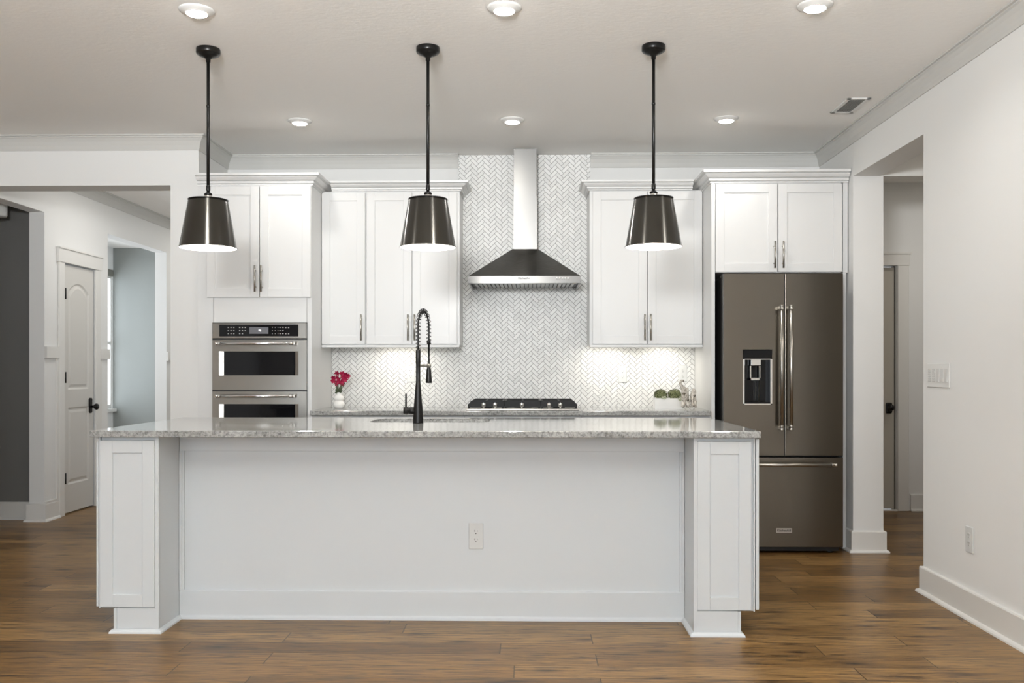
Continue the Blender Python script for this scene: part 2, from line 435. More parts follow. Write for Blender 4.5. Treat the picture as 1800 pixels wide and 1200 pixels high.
for q in ((.68, .73), (2.35, 2.40), (1.5, 1.54)): bx(f, XW - .026, XW - .012, 10.45, 11.63, q[0], q[1])
bx(f, XW, XW + .05, 10.40, 11.655, .64, .68)
obj('window_4', f, M['trim'], kind='structure')
o = obj('roller_blind', box(XW + .002, XW + .022, 10.42, 11.63, 2.375, 2.46, bev=.004), M['nickel'])
tag(o, 'grey roller blind headrail above the bright window in the far left room', 'blind')

# ceiling crown and baseboards
CRP = [(0, -.098), (.006, -.098), (.009, -.088), (.014, -.066), (.024, -.040), (.036, -.022), (.044, -.016), (.044, -.010), (.055, -.008), (.055, 0), (0, 0)]
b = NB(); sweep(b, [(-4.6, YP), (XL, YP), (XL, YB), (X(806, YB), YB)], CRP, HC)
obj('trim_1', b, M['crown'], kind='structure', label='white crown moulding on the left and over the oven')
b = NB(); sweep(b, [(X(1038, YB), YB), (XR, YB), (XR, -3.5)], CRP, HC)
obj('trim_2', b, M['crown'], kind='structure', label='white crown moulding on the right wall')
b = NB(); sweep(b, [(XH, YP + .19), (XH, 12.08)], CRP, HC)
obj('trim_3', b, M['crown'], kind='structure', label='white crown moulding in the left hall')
BSP = [(0, 0), (.032, 0), (.031, .008), (.026, .015), (.016, .019), (.016, .132), (.013, .138), (0, .140)]
b = NB(); sweep(b, [(XR + .175, YO), (XR, YO), (XR, -3.5)], BSP); obj('baseboard_right', b, M['trim'], kind='structure')
b = NB(); sweep(b, [(XR, YB), (XR, YQ), (2.29, YQ), (2.29, 6.6)], BSP); obj('baseboard_pillar', b, M['trim'], kind='structure')
b = NB(); sweep(b, [(XH - .12, 7.10), (XH - .12, 7.02), (XH, 7.02), (XH, 7.215)], BSP); sweep(b, [(XH, 7.915), (XH, 8.085)], BSP); sweep(b, [(XH, 9.4), (XH, 12.08)], BSP)
obj('baseboard_hall', b, M['trim'], kind='structure')
b = NB(); sweep(b, [(-6.38, 7.12), (XH - .16, 7.12)], BSP); obj('baseboard_study', b, M['trim'], kind='structure')
b = NB(); sweep(b, [(3.185, 7.70), (4.0, 7.70)], BSP); obj('baseboard_far_right', b, M['trim'], kind='structure')
b = NB(); sweep(b, [(-2.409, YP + .19), (-2.409, YP), (XL - .01, YP)], BSP); obj('baseboard_left', b, M['trim'], kind='structure')
b = NB(); sweep(b, [(XW, 11.66), (XH - .14, 11.66)], BSP); obj('baseboard_far_room', b, M['trim'], kind='structure')
# chair rail and battens on the hall wall
b = NB()
for y0, y1 in ((7.02, 7.215), (7.915, 8.085), (9.40, 12.08)):
    bx(b, XH, XH + .020, y0, y1, 1.275, 1.365); bx(b, XH, XH + .011, y0, y1, .14, .155)
for y in (7.185, 7.915, 9.75, 10.4): bx(b, XH, XH + .011, y, y + .03, .155, 1.275)
obj('trim_4', b, M['trim'], kind='structure', label='white chair rail and battens')

# hall door on the left (faces the hall, +X)
D0, D1 = 7.305, 7.824
b = NB(); bx(b, XH, XH + .018, 7.215, 7.300, 0, 2.05, bev=.002); bx(b, XH, XH + .018, 7.829, 7.914, 0, 2.05, bev=.002)
bx(b, XH, XH + .024, 7.195, 7.934, 2.05, 2.165, bev=.002); bx(b, XH, XH + .034, 7.190, 7.939, 2.160, 2.172)
obj('trim_5', b, M['trim'], kind='structure', label='door casing')


def arch_panel(bm, y0, y1, z0, z1, rise, xf, depth=.009, n=14):
    """raised panel: sunk moulding ring, raised field; faces +X"""
    def ring(ins, x):
        pts = [(y0 + ins, z0 + ins), (y1 - ins, z0 + ins)]
        a, c = y1 - ins, y0 + ins
        if rise:
            for k in range(n + 1):
                t = k / n; yy = a + (c - a) * t; pts.append((yy, z1 - ins - rise + rise * math.sin(PI * t) ** .8))
        else: pts += [(a, z1 - ins), (c, z1 - ins)]
        return [bm.verts.new((x, q[0], q[1])) for q in pts]
    R = [ring(0, xf), ring(.012, xf - depth), ring(.022, xf - depth), ring(.042, xf - .002)]
    for a, c in zip(R, R[1:]):
        k = len(a)
        for j in range(k): bm.faces.new((a[j], a[(j + 1) % k], c[(j + 1) % k], c[j]))
    bm.faces.new(R[-1]); return R[0]


b = NB(); xf = XH - .004
# slab front built around the two panels
pz = [(.24, .87, 0), (1.02, 1.90, .075)]; py0, py1 = D0 + .085, D1 - .085
outer = [b.verts.new((xf, y, z)) for y, z in ((D0, .012), (D1, .012), (D1, 2.04), (D0, 2.04))]
holes = [arch_panel(b, py0, py1, z0, z1, r, xf) for z0, z1, r in pz]
edges = []
for loop in [outer] + holes:
    for k in range(len(loop)):
        e = b.edges.get((loop[k], loop[(k + 1) % len(loop)])) or b.edges.new((loop[k], loop[(k + 1) % len(loop)])); edges.append(e)
bmesh.ops.triangle_fill(b, edges=edges, use_beauty=True)
bx(b, xf - .035, xf - .012, D0, D1, .012, 2.04)
for y0, y1, z0, z1 in ((D0, D0 + .003, .012, 2.04), (D1 - .003, D1, .012, 2.04), (D0, D1, .012, .015), (D0, D1, 2.037, 2.04)): bx(b, xf - .013, xf - .0005, y0, y1, z0, z1)
d1 = obj('door_1', b, M['door'], kind='structure', label='narrow two panel hall door with arched top panel')
bmm = lambda *a, **k: box(*a, **k)
for zc in (1.80, 1.12, .30): obj('hinge', tube(NB(), [(XH + .020, D0 - .001, zc - .045), (XH + .020, D0 - .001, zc + .045)], .0065, 10), M['black'], d1)
b = NB(); prism(b, [(D1 - .065 + q[0], .875 + q[1]) for q in ((-.022, -.055), (-.010, -.065), (.010, -.065), (.022, -.055), (.022, .055), (.010, .065), (-.010, .065), (-.022, .055))], XH - .004, XH + .008, 'X')
h = obj('knob_plate', b, M['black'], d1)
b = NB(); lathe(b, [(.0, .008), (.011, .008), (.010, .030), (.018, .036), (.026, .046), (.028, .056), (.024, .066), (.012, .072), (0, .073)], (XH, D1 - .065, .865), 24, axis='X')
obj('knob', b, M['black'], h)

# closet door on the right, seen past the pillar (faces -Y)
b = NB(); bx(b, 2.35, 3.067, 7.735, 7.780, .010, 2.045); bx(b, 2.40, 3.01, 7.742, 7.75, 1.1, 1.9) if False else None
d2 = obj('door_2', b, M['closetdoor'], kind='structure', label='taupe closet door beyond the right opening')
b = NB(); bx(b, 3.021 - .025, 3.021 + .025, 7.724, 7.735, .815, .905, bev=.010, seg=2)
h = obj('knob_plate', b, M['black'], d2)
b = NB(); lathe(b, [(0, .012), (.011, .012), (.011, .03), (.026, .045), (.028, .056), (.02, .07), (0, .073)], (3.021, 7.735, .865), 24, axis='Y')
obj('knob', b, M['black'], h)
b = NB(); bx(b, 3.078, 3.168, 7.680, 7.70, 0, 2.055, bev=.002); bx(b, 2.30, 3.175, 7.675, 7.70, 2.055, 2.155, bev=.002); bx(b, 2.30, 3.185, 7.666, 7.70, 2.150, 2.163)
bx(b, 2.35, 3.075, 7.68, 7.70, 0, .012)
obj('trim_6', b, M['trim'], kind='structure', label='closet door casing')
obj('trim_7', box(3.0685, 3.0745, 7.74, 7.80, 0, 2.055), M['gap'], kind='structure', label='dark strip for the shade in the door gap')  # dark strip stands for the shade between door and casing

# ------------------------------------------------------------------ backsplash
YT = YB - .009
TW, TL = .02524, .0626


def clip(poly, x0, x1, z0, z1):
    for ax, lim, s in ((0, x0, 1), (0, x1, -1), (1, z0, 1), (1, z1, -1)):
        out = []
        for k in range(len(poly)):
            a, c = poly[k], poly[(k + 1) % len(poly)]; da, dc = (a[ax] - lim) * s, (c[ax] - lim) * s
            if da >= 0: out.append(a)
            if da * dc < 0: t = da / (da - dc); out.append((a[0] + (c[0] - a[0]) * t, a[1] + (c[1] - a[1]) * t))
        poly = out
        if len(poly) < 3: return None
    return poly


TX0, TA, TB, TX1 = X(546.5, 6.01) + .001, X(806, YT), X(1038, YT), X(1250.5, 6.02) - .001
rects = [(TX0, TA, .914, 1.40), (TA, TB, .914, HC - .002), (TB, TX1, .914, 1.40)]
b = NB(); g_ = .0015; u0 = X(826.5, YT); v0 = .925; s2 = math.sqrt(2)
for jj in range(-30, 30):
    for kk in range(-70, 90):
        for typ in (0, 1):
            bxx, byy = kk * TW + jj * TL, -kk * TW + jj * TL
            if typ == 0: q = (bxx, byy, bxx + TL, byy + TW)
            else: q = (bxx + TL, byy, bxx + TL + TW, byy + TL)
            q = (q[0] + g_, q[1] + g_, q[2] - g_, q[3] - g_)
            poly = [((x + y) / s2 + u0, (y - x) / s2 + v0) for x, y in ((q[0], q[1]), (q[2], q[1]), (q[2], q[3]), (q[0], q[3]))]
            if max(p_[0] for p_ in poly) < TX0 or min(p_[0] for p_ in poly) > TX1 or max(p_[1] for p_ in poly) < .91 or min(p_[1] for p_ in poly) > HC: continue
            for rc in rects:
                c = clip(poly, *rc)
                if c: prism(b, c, YT, YT + .006, 'Y')
tl = obj('backsplash_tile', b, M['tile']); tag(tl, 'white herringbone mosaic tile covering the wall behind the cooktop and hood', 'backsplash')
b = NB()
for rc in rects: bx(b, rc[0] - (.0 if rc[0] != TX0 else 0), rc[1], YT + .0025, YB - .0005, rc[2], rc[3])
obj('grout_bed', b, M['grout'], tl, label='grey grout between the tiles')


# ------------------------------------------------------------------ cabinets
def shaker(x0, x1, z0, z1, yf, rail=.057, th=.020, bm=None):
    b = bm or NB()
    bx(b, x0, x0 + rail, yf, yf + th, z0, z1, bev=.0012); bx(b, x1 - rail, x1, yf, yf + th, z0, z1, bev=.0012)
    bx(b, x0 + rail, x1 - rail, yf, yf + th, z0, z0 + rail, bev=.0008); bx(b, x0 + rail, x1 - rail, yf, yf + th, z1 - rail, z1, bev=.0008)
    bx(b, x0 + rail - .002, x1 - rail + .002, yf + .008, yf + th - .002, z0 + rail - .002, z1 - rail + .002)
    return b


def bar_handle(x, z0, z1, yf, parent):
    b = NB(); tube(b, [(x, yf - .030, z0), (x, yf - .030, z1)], .0062, 12)
    for z in (z0 + .032, z1 - .032): tube(b, [(x, yf - .030, z), (x, yf, z)], .0045, 8)
    return obj('handle', b, M['nickel'], parent)


# crown for cabinets: (out, z)
CCP = [(0, 0), (.010, 0), (.010, .009), (.005, .012), (.018, .016), (.020, .030), (.015, .033), (.030, .038), (.044, .054), (.046, .060), (.041, .063), (.060, .068), (.062, .084), (0, .084)]


def cab_crown(path, z, h=.084, name='crown_molding', label='', out=1.0):
    b = NB(); sweep(b, path, [(o * out, q * h / .084) for o, q in CCP], z)
    bx(b, min(p[0] for p in path) + .002, max(p[0] for p in path) - .002, min(p[1] for p in path) + .002, YB - .011, z + .0, z + .01)
    return b


# tall oven cabinet
YF = 6.01                                   # door faces of the deep cabinets
tx0, tx1 = X(358, YF + .02), X(546.5, YF)
oc = thing('oven_cabinet', 'tall white cabinet at the left housing the built in double oven', 'cabinet', ((tx0 + tx1) / 2, 6.33, 0))
ox0, ox1 = X(373, YF), X(538.5, YF); oz1 = Z(566.5, YF, 455); oz0 = .52
dz0, dz1 = Z(522, YF, 455), Z(327, YF, 455)
ztop = dz1 + .008
b = NB(); yc = YF + .022
bx(b, tx0, ox0 + .002, yc, YB - .001, .09, ztop); bx(b, ox1 - .002, tx1, yc, YB - .001, .09, ztop)
bx(b, ox0, ox1, yc, YB - .001, oz1 - .004, ztop); bx(b, ox0, ox1, yc, YB - .001, .09, oz0 + .004); bx(b, ox0, ox1, YB - .02, YB - .001, oz0, oz1)
bx(b, tx0, tx1, yc + .06, YB - .001, 0, .09)
obj('carcass', b, M['cab'], oc)
for i, (a, c) in enumerate(((363.5, 455.2), (456.8, 546))):
    d = obj('door', shaker(X(a, YF), X(c, YF), dz0, dz1, YF), M['cab'], oc)
    bar_handle(X(447.5 if i == 0 else 458.5, YF - .03), Z(513, YF, 455), Z(467, YF, 455), YF, d)
obj('drawer_front', shaker(X(363.5, YF), X(546, YF), .10, .50, YF), M['cab'], oc)
obj('filler_strip', box(XL + .001, tx0, yc, yc + .02, 0, ztop), M['cab'], oc)
b = cab_crown([(XL + .003, YF + .022), (tx1, YF + .022), (tx1, YB - .001)], ztop - .001, Z(303, YF - .05, 455) - ztop + .002)
obj('crown', b, M['cab'], oc, label='white stepped crown')
# wall oven
yo = YF - .014
wo = thing('double_oven', 'stainless built in double oven with black glass windows in the tall cabinet', 'oven', ((ox0 + ox1) / 2, 6.3, oz0))
obj('body', box(ox0 + .006, ox1 - .006, YF + .03, YF + .50, oz0 + .01, oz1 - .01), M['blackbody'], wo)
obj('trim_frame', box(ox0 - .002, ox1 + .002, YF + .008, YF + .022, oz0, oz1), M['blackbody'], wo)


def oz(y): return Z(y, yo, 455)


def oxx(x): return X(x, yo)


cpz0, cpz1 = oz(594.5), oz(567.5)
cp = obj('control_panel', box(oxx(373.3), oxx(538), yo, yo + .02, cpz0, cpz1, bev=.002), M['steel'], wo)
obj('glass_panel', box(oxx(385.5), oxx(524.5), yo - .002, yo + .001, oz(591), oz(570.5), bev=.0008), M['bglass'], cp)
obj('display', box(oxx(438.5), oxx(472), yo - .003, yo, oz(586.5), oz(575)), M['display'], cp)
obj('display_digits', text_bm('94', .016, ((oxx(457)), yo - .0035, oz(581)), bold=.0006), M['digit'], cp)
for gx, cols_, rows_ in ((401.5, 3, (575.5, 581, 586.3)), (421.5, 3, (575.5, 581)), (421.5, 2, (586.3,)), (479, 3, (575.5, 581, 586.3)), (492.5, 2, (575.5, 581, 586.3)), (502.5, 2, (575.8, 586.5))):
    b = NB()
    for k in range(cols_):
        for ry in rows_:
            w_ = .004 if gx != 479 else .0018
            xx = oxx(gx + 4.9 * k); zz = oz(ry); bx(b, xx - w_, xx + w_, yo - .0028, yo - .0018, zz - .0024, zz + .0020)
    obj('key_legend', b, M['mark'], cp)


def oven_door(za, zb, wza, wzb, hz, nm='oven_door'):
    wx0, wx1 = oxx(385), oxx(524.5)
    b = NB(); x0, x1 = oxx(373.3), oxx(538)
    for a in ((x0, wx0, za, zb), (wx1, x1, za, zb), (wx0, wx1, za, wza), (wx0, wx1, wzb, zb)): bx(b, a[0], a[1], yo, yo + .022, a[2], a[3])
    d = obj(nm, b, M['steel'], wo)
    obj('window', box(wx0 + .030, wx1 - .026, yo + .006, yo + .012, wza, wzb), M['bglass'], d)
    for xa, xb in ((wx0, wx0 + .030), (wx1, wx1 - .026)):
        b = NB(); prism(b, [(xa, yo + .001), (xb, yo + .010), (xb, yo + .016), (xa, yo + .016)], wza, wzb, 'Z')
        obj('window_rim', b, M['steel'], d)
    b = NB(); hx0, hx1 = oxx(383), oxx(520); yh = yo - .045
    tube(b, [(hx0 + .02, yh, hz), (hx1 - .02, yh, hz)], .0095, 14)
    for a in (hx0, hx1):
        s = 1 if a == hx0 else -1
        tube(b, [(a, yh, hz), (a + s * .006, yh, hz), (a + s * .007, yh, hz), (a + s * .022, yh, hz), (a + s * .023, yh, hz), (a + s * .03, yh, hz)], .012, 14, radii=[.0115, .0125, .011, .011, .0125, .0115])
        tube(b, [(a + s * .012, yh, hz), (a + s * .012, yo, hz)], .0085, 12)
    obj('handle', b, M['chrome'], d)
    return d


oven_door(oz(685.3), oz(597.3), oz(659.5), oz(617.5), oz(603.5))
oven_door(oz0 + .01, oz(688), .72, oz(710), oz(695.5))

# upper cabinets, left run
YU = 6.31; yuc = YU + .022
uzt = Z(338, YU, 700); uzb = Z(606, YU, 700)


def upper(name, label, px0, px1, doors, handles, cx0=None, cx1=None):
    x0 = cx0 if cx0 is not None else X(px0, YU); x1 = cx1 if cx1 is not None else X(px1, YU)
    t = thing(name, label, 'cabinet', ((x0 + x1) / 2, 6.48, uzb))
    b = NB(); bx(b, x0, x1, yuc, YB - .010, uzb, uzt + .01); obj('carcass', b, M['cab'], t)
    b = NB(); bx(b, x0 - .0, x1 + (.006 if cx1 is None and px1 < 1000 and px1 > 700 else 0), YU - .004, yuc + .02, uzb - .018, uzb - .001, bev=.003)
    obj('light_rail', b, M['cab'], t)
    for (a, c), hx in zip(doors, handles):
        d = obj('door', shaker(X(a, YU), X(c, YU), uzb + .006, uzt, YU), M['cab'], t)
        bar_handle(X(hx, YU - .03), Z(598, YU), Z(552.5, YU), YU, d)
    return t


ux0 = tx1 + .002
upper('upper_cabinet', 'white single door upper cabinet beside the tall oven cabinet', 564, 642.8, [(565.5, 641.5)], [634.3], cx0=ux0)
upper('upper_cabinet', 'white double door upper cabinet left of the range hood', 643.0, 808, [(644.5, 723.6), (724.8, 803.5)], [716.6, 728.3], cx1=X(808, yuc))
rx1 = X(1250.5, 6.02)
upper('upper_cabinet', 'white double door upper cabinet right of the range hood', 1037, 1237, [(1042, 1137.6), (1138.8, 1234.5)], [1133.6, 1144.3], cx0=X(1036.5, yuc), cx1=rx1 - .001)
ct = Z(316.5, YU - .05) - uzt
o = obj('crown_molding', cab_crown([(tx1 + .07, yuc), (X(808, yuc), yuc), (X(808, yuc), YB - .010)], uzt + .011, ct - .008), M['cab'])
tag(o, 'white stepped crown on the upper cabinets left of the hood', 'crown molding')
o = obj('crown_molding', cab_crown([(X(1036.5, yuc), YB - .010), (X(1036.5, yuc), yuc), (rx1 - .07, yuc)], uzt + .011, ct - .008), M['cab'])
tag(o, 'white stepped crown on the upper cabinets right of the hood', 'crown molding')

# fridge surround
YG = 6.01
fc = thing('refrigerator_cabinet', 'white surround with double door cabinet over the refrigerator', 'cabinet', (1.64, 6.3, 0))
fx0, fx1 = rx1, X(1256.8, 6.02); gx1 = 2.088
fz0, fz1 = Z(478.5, YG, 1370), Z(322.5, YG, 1370)
b = NB(); bx(b, fx0, fx1, YG + .012, YB - .010, 0, fz1 + .008); obj('side_panel', b, M['cab'], fc)
b = NB(); bx(b, X(1483.5, YG), X(1489, YG), YG + .022, YB - .011, .01, fz0 - .001); obj('side_panel', b, M['cab'], fc)
b = NB(); bx(b, fx1, X(1483.5, YG), YG + .022, YB - .001, fz0, fz1 + .008); bx(b, X(1480, YG), gx1, YG + .022, YG + .05, fz0, fz1 + .008)
obj('carcass', b, M['cab'], fc)
for (a, c), hx in zip(((1258, 1366.3), (1368.3, 1480.5)), (1362.5, 1377.5)):
    d = obj('door', shaker(X(a, YG), X(c, YG), fz0 + .003, fz1, YG), M['cab'], fc)
    bar_handle(X(hx, YG - .03), Z(471.5, YG, 1370), Z(424.5, YG, 1370), YG, d)
b = cab_crown([(fx0, YB - .010), (fx0, YG + .018), (gx1, YG + .018)], fz1 + .007, Z(297.5, YG - .05, 1370) - fz1 - .004)
obj('crown', b, M['cab'], fc, label='white stepped crown')

# base cabinets and counter
CT = .914
bx0, bx1 = tx1 + .001, fx0 - .001
cuts = [bx0, X(816, YG), X(1022, YG), bx1]
for i, nm in enumerate(('white base cabinet under the counter next to the double oven', 'white base cabinet under the gas cooktop', 'white base cabinet under the counter next to the refrigerator')):
    a, c = cuts[i] + .001, cuts[i + 1] - .001
    t = thing('base_cabinet', nm, 'cabinet', ((a + c) / 2, 6.33, 0))
    b = NB(); bx(b, a, c, YG + .022, YB - .001, .10, CT - .032); bx(b, a, c, YG + .09, YB - .001, 0, .10); obj('carcass', b, M['cab'], t)
    md = (a + c) / 2
    obj('drawer', shaker(a + .003, c - .003, .70, .872, YG, .045), M['cab'], t)
    for q in ((a + .003, md - .0015), (md + .0015, c - .003)): obj('door', shaker(q[0], q[1], .11, .695, YG), M['cab'], t)
b = NB(); bx(b, bx0, X(1250, 5.972), 5.972, YG + .10, CT - .030, CT, bev=.004, seg=2); bx(b, bx0, bx1, YG + .099, YT - .0005, CT - .030, CT)
o = obj('countertop', b, M['granite']); tag(o, 'speckled granite counter along the back wall under the cooktop', 'countertop')

# ------------------------------------------------------------------ hood
xh0, xh1 = X(823, 6.13), X(1020.5, 6.13); yh = 6.13; ybk = YT - .002
hc_ = (xh0 + xh1) / 2
hd = thing('range_hood', 'stainless chimney range hood with pyramid canopy on the tiled wall', 'range hood', (hc_, 6.4, 1.75))
zb_, zt_ = Z(497.5, yh), Z(485, yh)
fx = (X(902.5, 6.45), X(944, 6.45)); fyf = 6.45; ftop = Z(437.5, fyf)
b = NB()
lo = [(xh0, yh), (xh1, yh), (xh1, ybk), (xh0, ybk)]; up = [(fx[0] - .006, fyf), (fx[1] + .006, fyf), (fx[1] + .006, ybk), (fx[0] - .006, ybk)]
A = [b.verts.new((x, y, zt_)) for x, y in lo]; B = [b.verts.new((x, y, ftop)) for x, y in up]
for k in range(4): b.faces.new((A[k], A[(k + 1) % 4], B[(k + 1) % 4], B[k]))
b.faces.new(B); b.faces.new(A[::-1])
obj('canopy', b, M['hoodsteel'], hd, label='dark reflective pyramid canopy')
b = NB(); bx(b, xh0, xh1, yh, yh + .015, zb_, zt_); bx(b, xh0, xh0 + .012, yh + .015, ybk, zb_, zt_); bx(b, xh1 - .012, xh1, yh + .015, ybk, zb_, zt_)
prism(b, [(xh0, yh + .002), (xh1, yh + .002), (xh1 - .03, yh + .06), (xh0 + .03, yh + .06)], zb_ - .0, zb_ + .002, 'Z')
band = obj('control_band', b, M['bandsteel'], hd)
b = NB(); zbk = Z(503.5, 6.6)
for k in range(24):
    xa = xh0 + .035 + k * (xh1 - xh0 - .07) / 24; wv = (xh1 - xh0 - .07) / 24
    prism(b, [(yh + .05, zb_ - .001), (6.58, zbk - .012), (6.58, zbk + .004), (yh + .05, zb_ + .01)], xa + .003, xa + wv - .004, 'X')
obj('filter', b, M['filter'], hd)
obj('filter_recess', box(xh0 + .012, xh1 - .012, yh + .016, ybk - .002, zb_ + .014, zb_ + .022), M['blackbody'], hd)
b = NB(); bx(b, fx[0], fx[1], fyf, ybk, ftop - .004, Z(347, fyf)); f1 = obj('lower_flue', b, M['flue'], hd)
b = NB(); bx(b, fx[0] + .003, fx[1] - .003, fyf + .003, ybk, Z(347, fyf) - .01, HC - .001); obj('upper_flue', b, M['flue'], hd)
for k in range(5):
    obj('button', lathe(NB(), [(0, .006), (.006, .006), (.0075, .003), (.0075, 0), (0, 0)], (X(978.8 + 4.9 * k, yh), yh, Z(489, yh)), 16, axis='Y'), M['white'], hd)
bd = obj('badge', box(X(909, yh), X(933.5, yh), yh - .002, yh, Z(491.6, yh), Z(486.2, yh)), M['white'], hd)
obj('lettering', text_bm('KitchenAid', .017, ((X(909, yh) + X(933.5, yh)) / 2, yh - .0026, Z(488.8, yh)), .078, .0003), M['letter'], bd)

# ------------------------------------------------------------------ cooktop
cx0, cx1 = X(819, 6.05), X(1018, 6.05); cy0, cy1 = 6.04, 6.52
ck = thing('gas_cooktop', 'stainless gas cooktop with black grates on the back counter', 'cooktop', ((cx0 + cx1) / 2, 6.28, CT))
b = NB(); bx(b, cx0, cx1, cy0, cy1, CT, CT + .010, bev=.004, seg=2); obj('tray', b, M['steel'], ck)
gw = (cx1 - cx0 - .02) / 3
for k in range(3):
    a = cx0 + .010 + k * gw + .002; c = a + gw - .004; gt = CT + .064
    b = NB()
    e0 = .022 if k == 0 else 0; e1 = .022 if k == 2 else 0
    # slanted side frames and bars
    for yy in (cy0 + .022, cy1 - .022):
        prism(b, [(a, gt - .030), (a + e0, gt), (c - e1, gt), (c, gt - .030), (c, gt - .042), (a, gt - .042)], yy - .006, yy + .006, 'Y')
    for xx in (a + .006, c - .006, (a + c) / 2):
        zz = gt - (.022 if (k == 0 and xx == a + .006) or (k == 2 and xx == c - .006) else 0)
        bx(b, xx - .006, xx + .006, cy0 + .022, cy1 - .022, zz - .014, zz, bev=.002)
    for yy in (cy0 + .13, (cy0 + cy1) / 2, cy1 - .13): bx(b, a + e0, c - e1, yy - .006, yy + .006, gt - .014, gt, bev=.002)
    for xx in (a + .008, c - .008):
        for yy in (cy0 + .026, cy1 - .026): bx(b, xx - .007, xx + .007, yy - .007, yy + .007, CT + .010, gt - .030)
    obj('grate', b, M['iron'], ck)
cxm = (cx0 + cx1) / 2
for (qx, qy, qr) in ((cx0 + .13, cy0 + .15, .030), (cx0 + .13, cy1 - .13, .038), (cxm, cy0 + .25, .050), (cx1 - .13, cy0 + .15, .030), (cx1 - .13, cy1 - .13, .038)):
    b = NB(); lathe(b, [(qr + .012, .010), (qr + .010, .016), (qr, .020), (qr, .026), (qr - .004, .030), (0, .030)], (qx, qy, CT), 28)
    obj('burner', b, M['iron'], ck)
b = NB(); bx(b, cx0 + .30, cx0 + .345, cy0 + .10, cy0 + .115, CT + .010, CT + .03); bx(b, cx1 - .345, cx1 - .30, cy0 + .10, cy0 + .115, CT + .010, CT + .03)
for px_ in (850, 870.3, 917.3, 965, 984.7):
    xx = X(px_, cy0 + .02); b = NB()
    lathe(b, [(0, 0), (.010, 0), (.010, .004), (.007, .006), (.007, .014), (.0165, .016), (.0175, .034), (.015, .038), (0, .038)], (xx, cy0 + .020, CT + .010), 20)
    bx(b, xx - .004, xx + .004, cy0 + .003, cy0 + .037, CT + .046, CT + .052, bev=.0015)
    obj('knob', b, M['chrome'], ck)

# ------------------------------------------------------------------ refrigerator
yf = 5.885
rx0, rxm, rxr = X(1272, yf), X(1379.5, yf), X(1482, yf)


def rz(y): return Z(y, yf, 1375)


rf = thing('refrigerator', 'dark stainless french door refrigerator with ice dispenser, between white panels', 'refrigerator', ((rx0 + rxr) / 2, 6.2, 0))
obj('body', box(rx0 + .004, rxr - .004, yf + .085, 6.60, .04, rz(481) - .015, bev=.004), M['blackbody'], rf)
obj('toe_grille', box(rx0 + .01, rxr - .01, yf + .05, yf + .09, .012, .075), M['blackbody'], rf)
for x_ in (rx0 + .06, rxr - .06): obj('foot', lathe(NB(), [(0, 0), (.018, 0), (.018, .012), (.01, .016), (.01, .04), (0, .04)], (x_, yf + .075, 0), 16), M['blackbody'], rf)


def fdoor(x0, x1, z0, z1, hole=None):
    b = NB()
    if hole:
        a, c, e, f = hole
        for q in ((x0, a, z0, z1), (c, x1, z0, z1), (a, c, z0, e), (a, c, f, z1)): bx(b, q[0], q[1], yf, yf + .075, q[2], q[3])
        bx(b, a, c, yf + .066, yf + .075, e, f)
        bmesh.ops.remove_doubles(b, verts=b.verts[:], dist=1e-5)
    else: bx(b, x0, x1, yf, yf + .075, z0, z1, bev=.002, seg=2)
    return b


dh = (X(1306, yf), X(1357.5, yf), rz(711.5), rz(614))
ld = obj('door', fdoor(rx0, rxm - .003, rz(800.5), rz(480.5), dh), M['fridge'], rf, label='left door with water and ice dispenser')
rd = obj('door', fdoor(rxm + .003, rxr, rz(800.5), rz(480.5)), M['fridge'], rf, label='plain right door')
dw = obj('freezer_drawer', fdoor(rx0, rxr, rz(961), rz(804)), M['fridge'], rf)
obj('door_gap_shade', box(rxm - .0029, rxm + .0029, yf + .001, yf + .075, rz(800), rz(482)), M['gap'], rf)  # dark strip fills the gap between doors, painted as its shade
# dispenser
a, c, e, f = dh
obj('dispenser_screen', box(a + .002, c - .002, yf - .003, yf + .03, rz(631), f - .002, bev=.002), M['bglass'], ld)
b = NB()
for q in ((a, a + .010, e, rz(631)), (c - .013, c, e, rz(631)), (a, c, e, e + .009), (a + .01, c - .01, rz(632), rz(630.5))): bx(b, q[0], q[1], yf - .004, yf + .02, q[2], q[3], bev=.001)
obj('dispenser_frame', b, M['chrome'], ld)
b = NB(); bx(b, a + .010, c - .013, yf + .055, yf + .066, e + .009, rz(632)); bx(b, a + .010, c - .013, yf + .004, yf + .06, e + .009, e + .020); bx(b, a + .009, a + .011, yf + .004, yf + .06, e, rz(632)); bx(b, c - .014, c - .012, yf + .004, yf + .06, e, rz(632))
obj('dispenser_recess', b, M['bglass'], ld)
obj('dispenser_nozzle', box(X(1321, yf), X(1338.5, yf), yf + .006, yf + .04, rz(642.5), rz(631.5), bev=.003), M['chrome'], ld)
b = NB()
for q in ((X(1319.3, yf), X(1321, yf), 643, 668), (X(1335.5, yf), X(1337.2, yf), 643, 668), (X(1319.3, yf), X(1337.2, yf), 664, 668)): bx(b, q[0], q[1], yf + .010, yf + .03, rz(q[3]), rz(q[2]))
bx(b, X(1330, yf), X(1331.8, yf), yf + .03, yf + .05, rz(704), rz(668)); bx(b, X(1335, yf), X(1337, yf), yf + .03, yf + .05, rz(704), rz(668))
obj('dispenser_paddle', b, M['nickel'], ld)


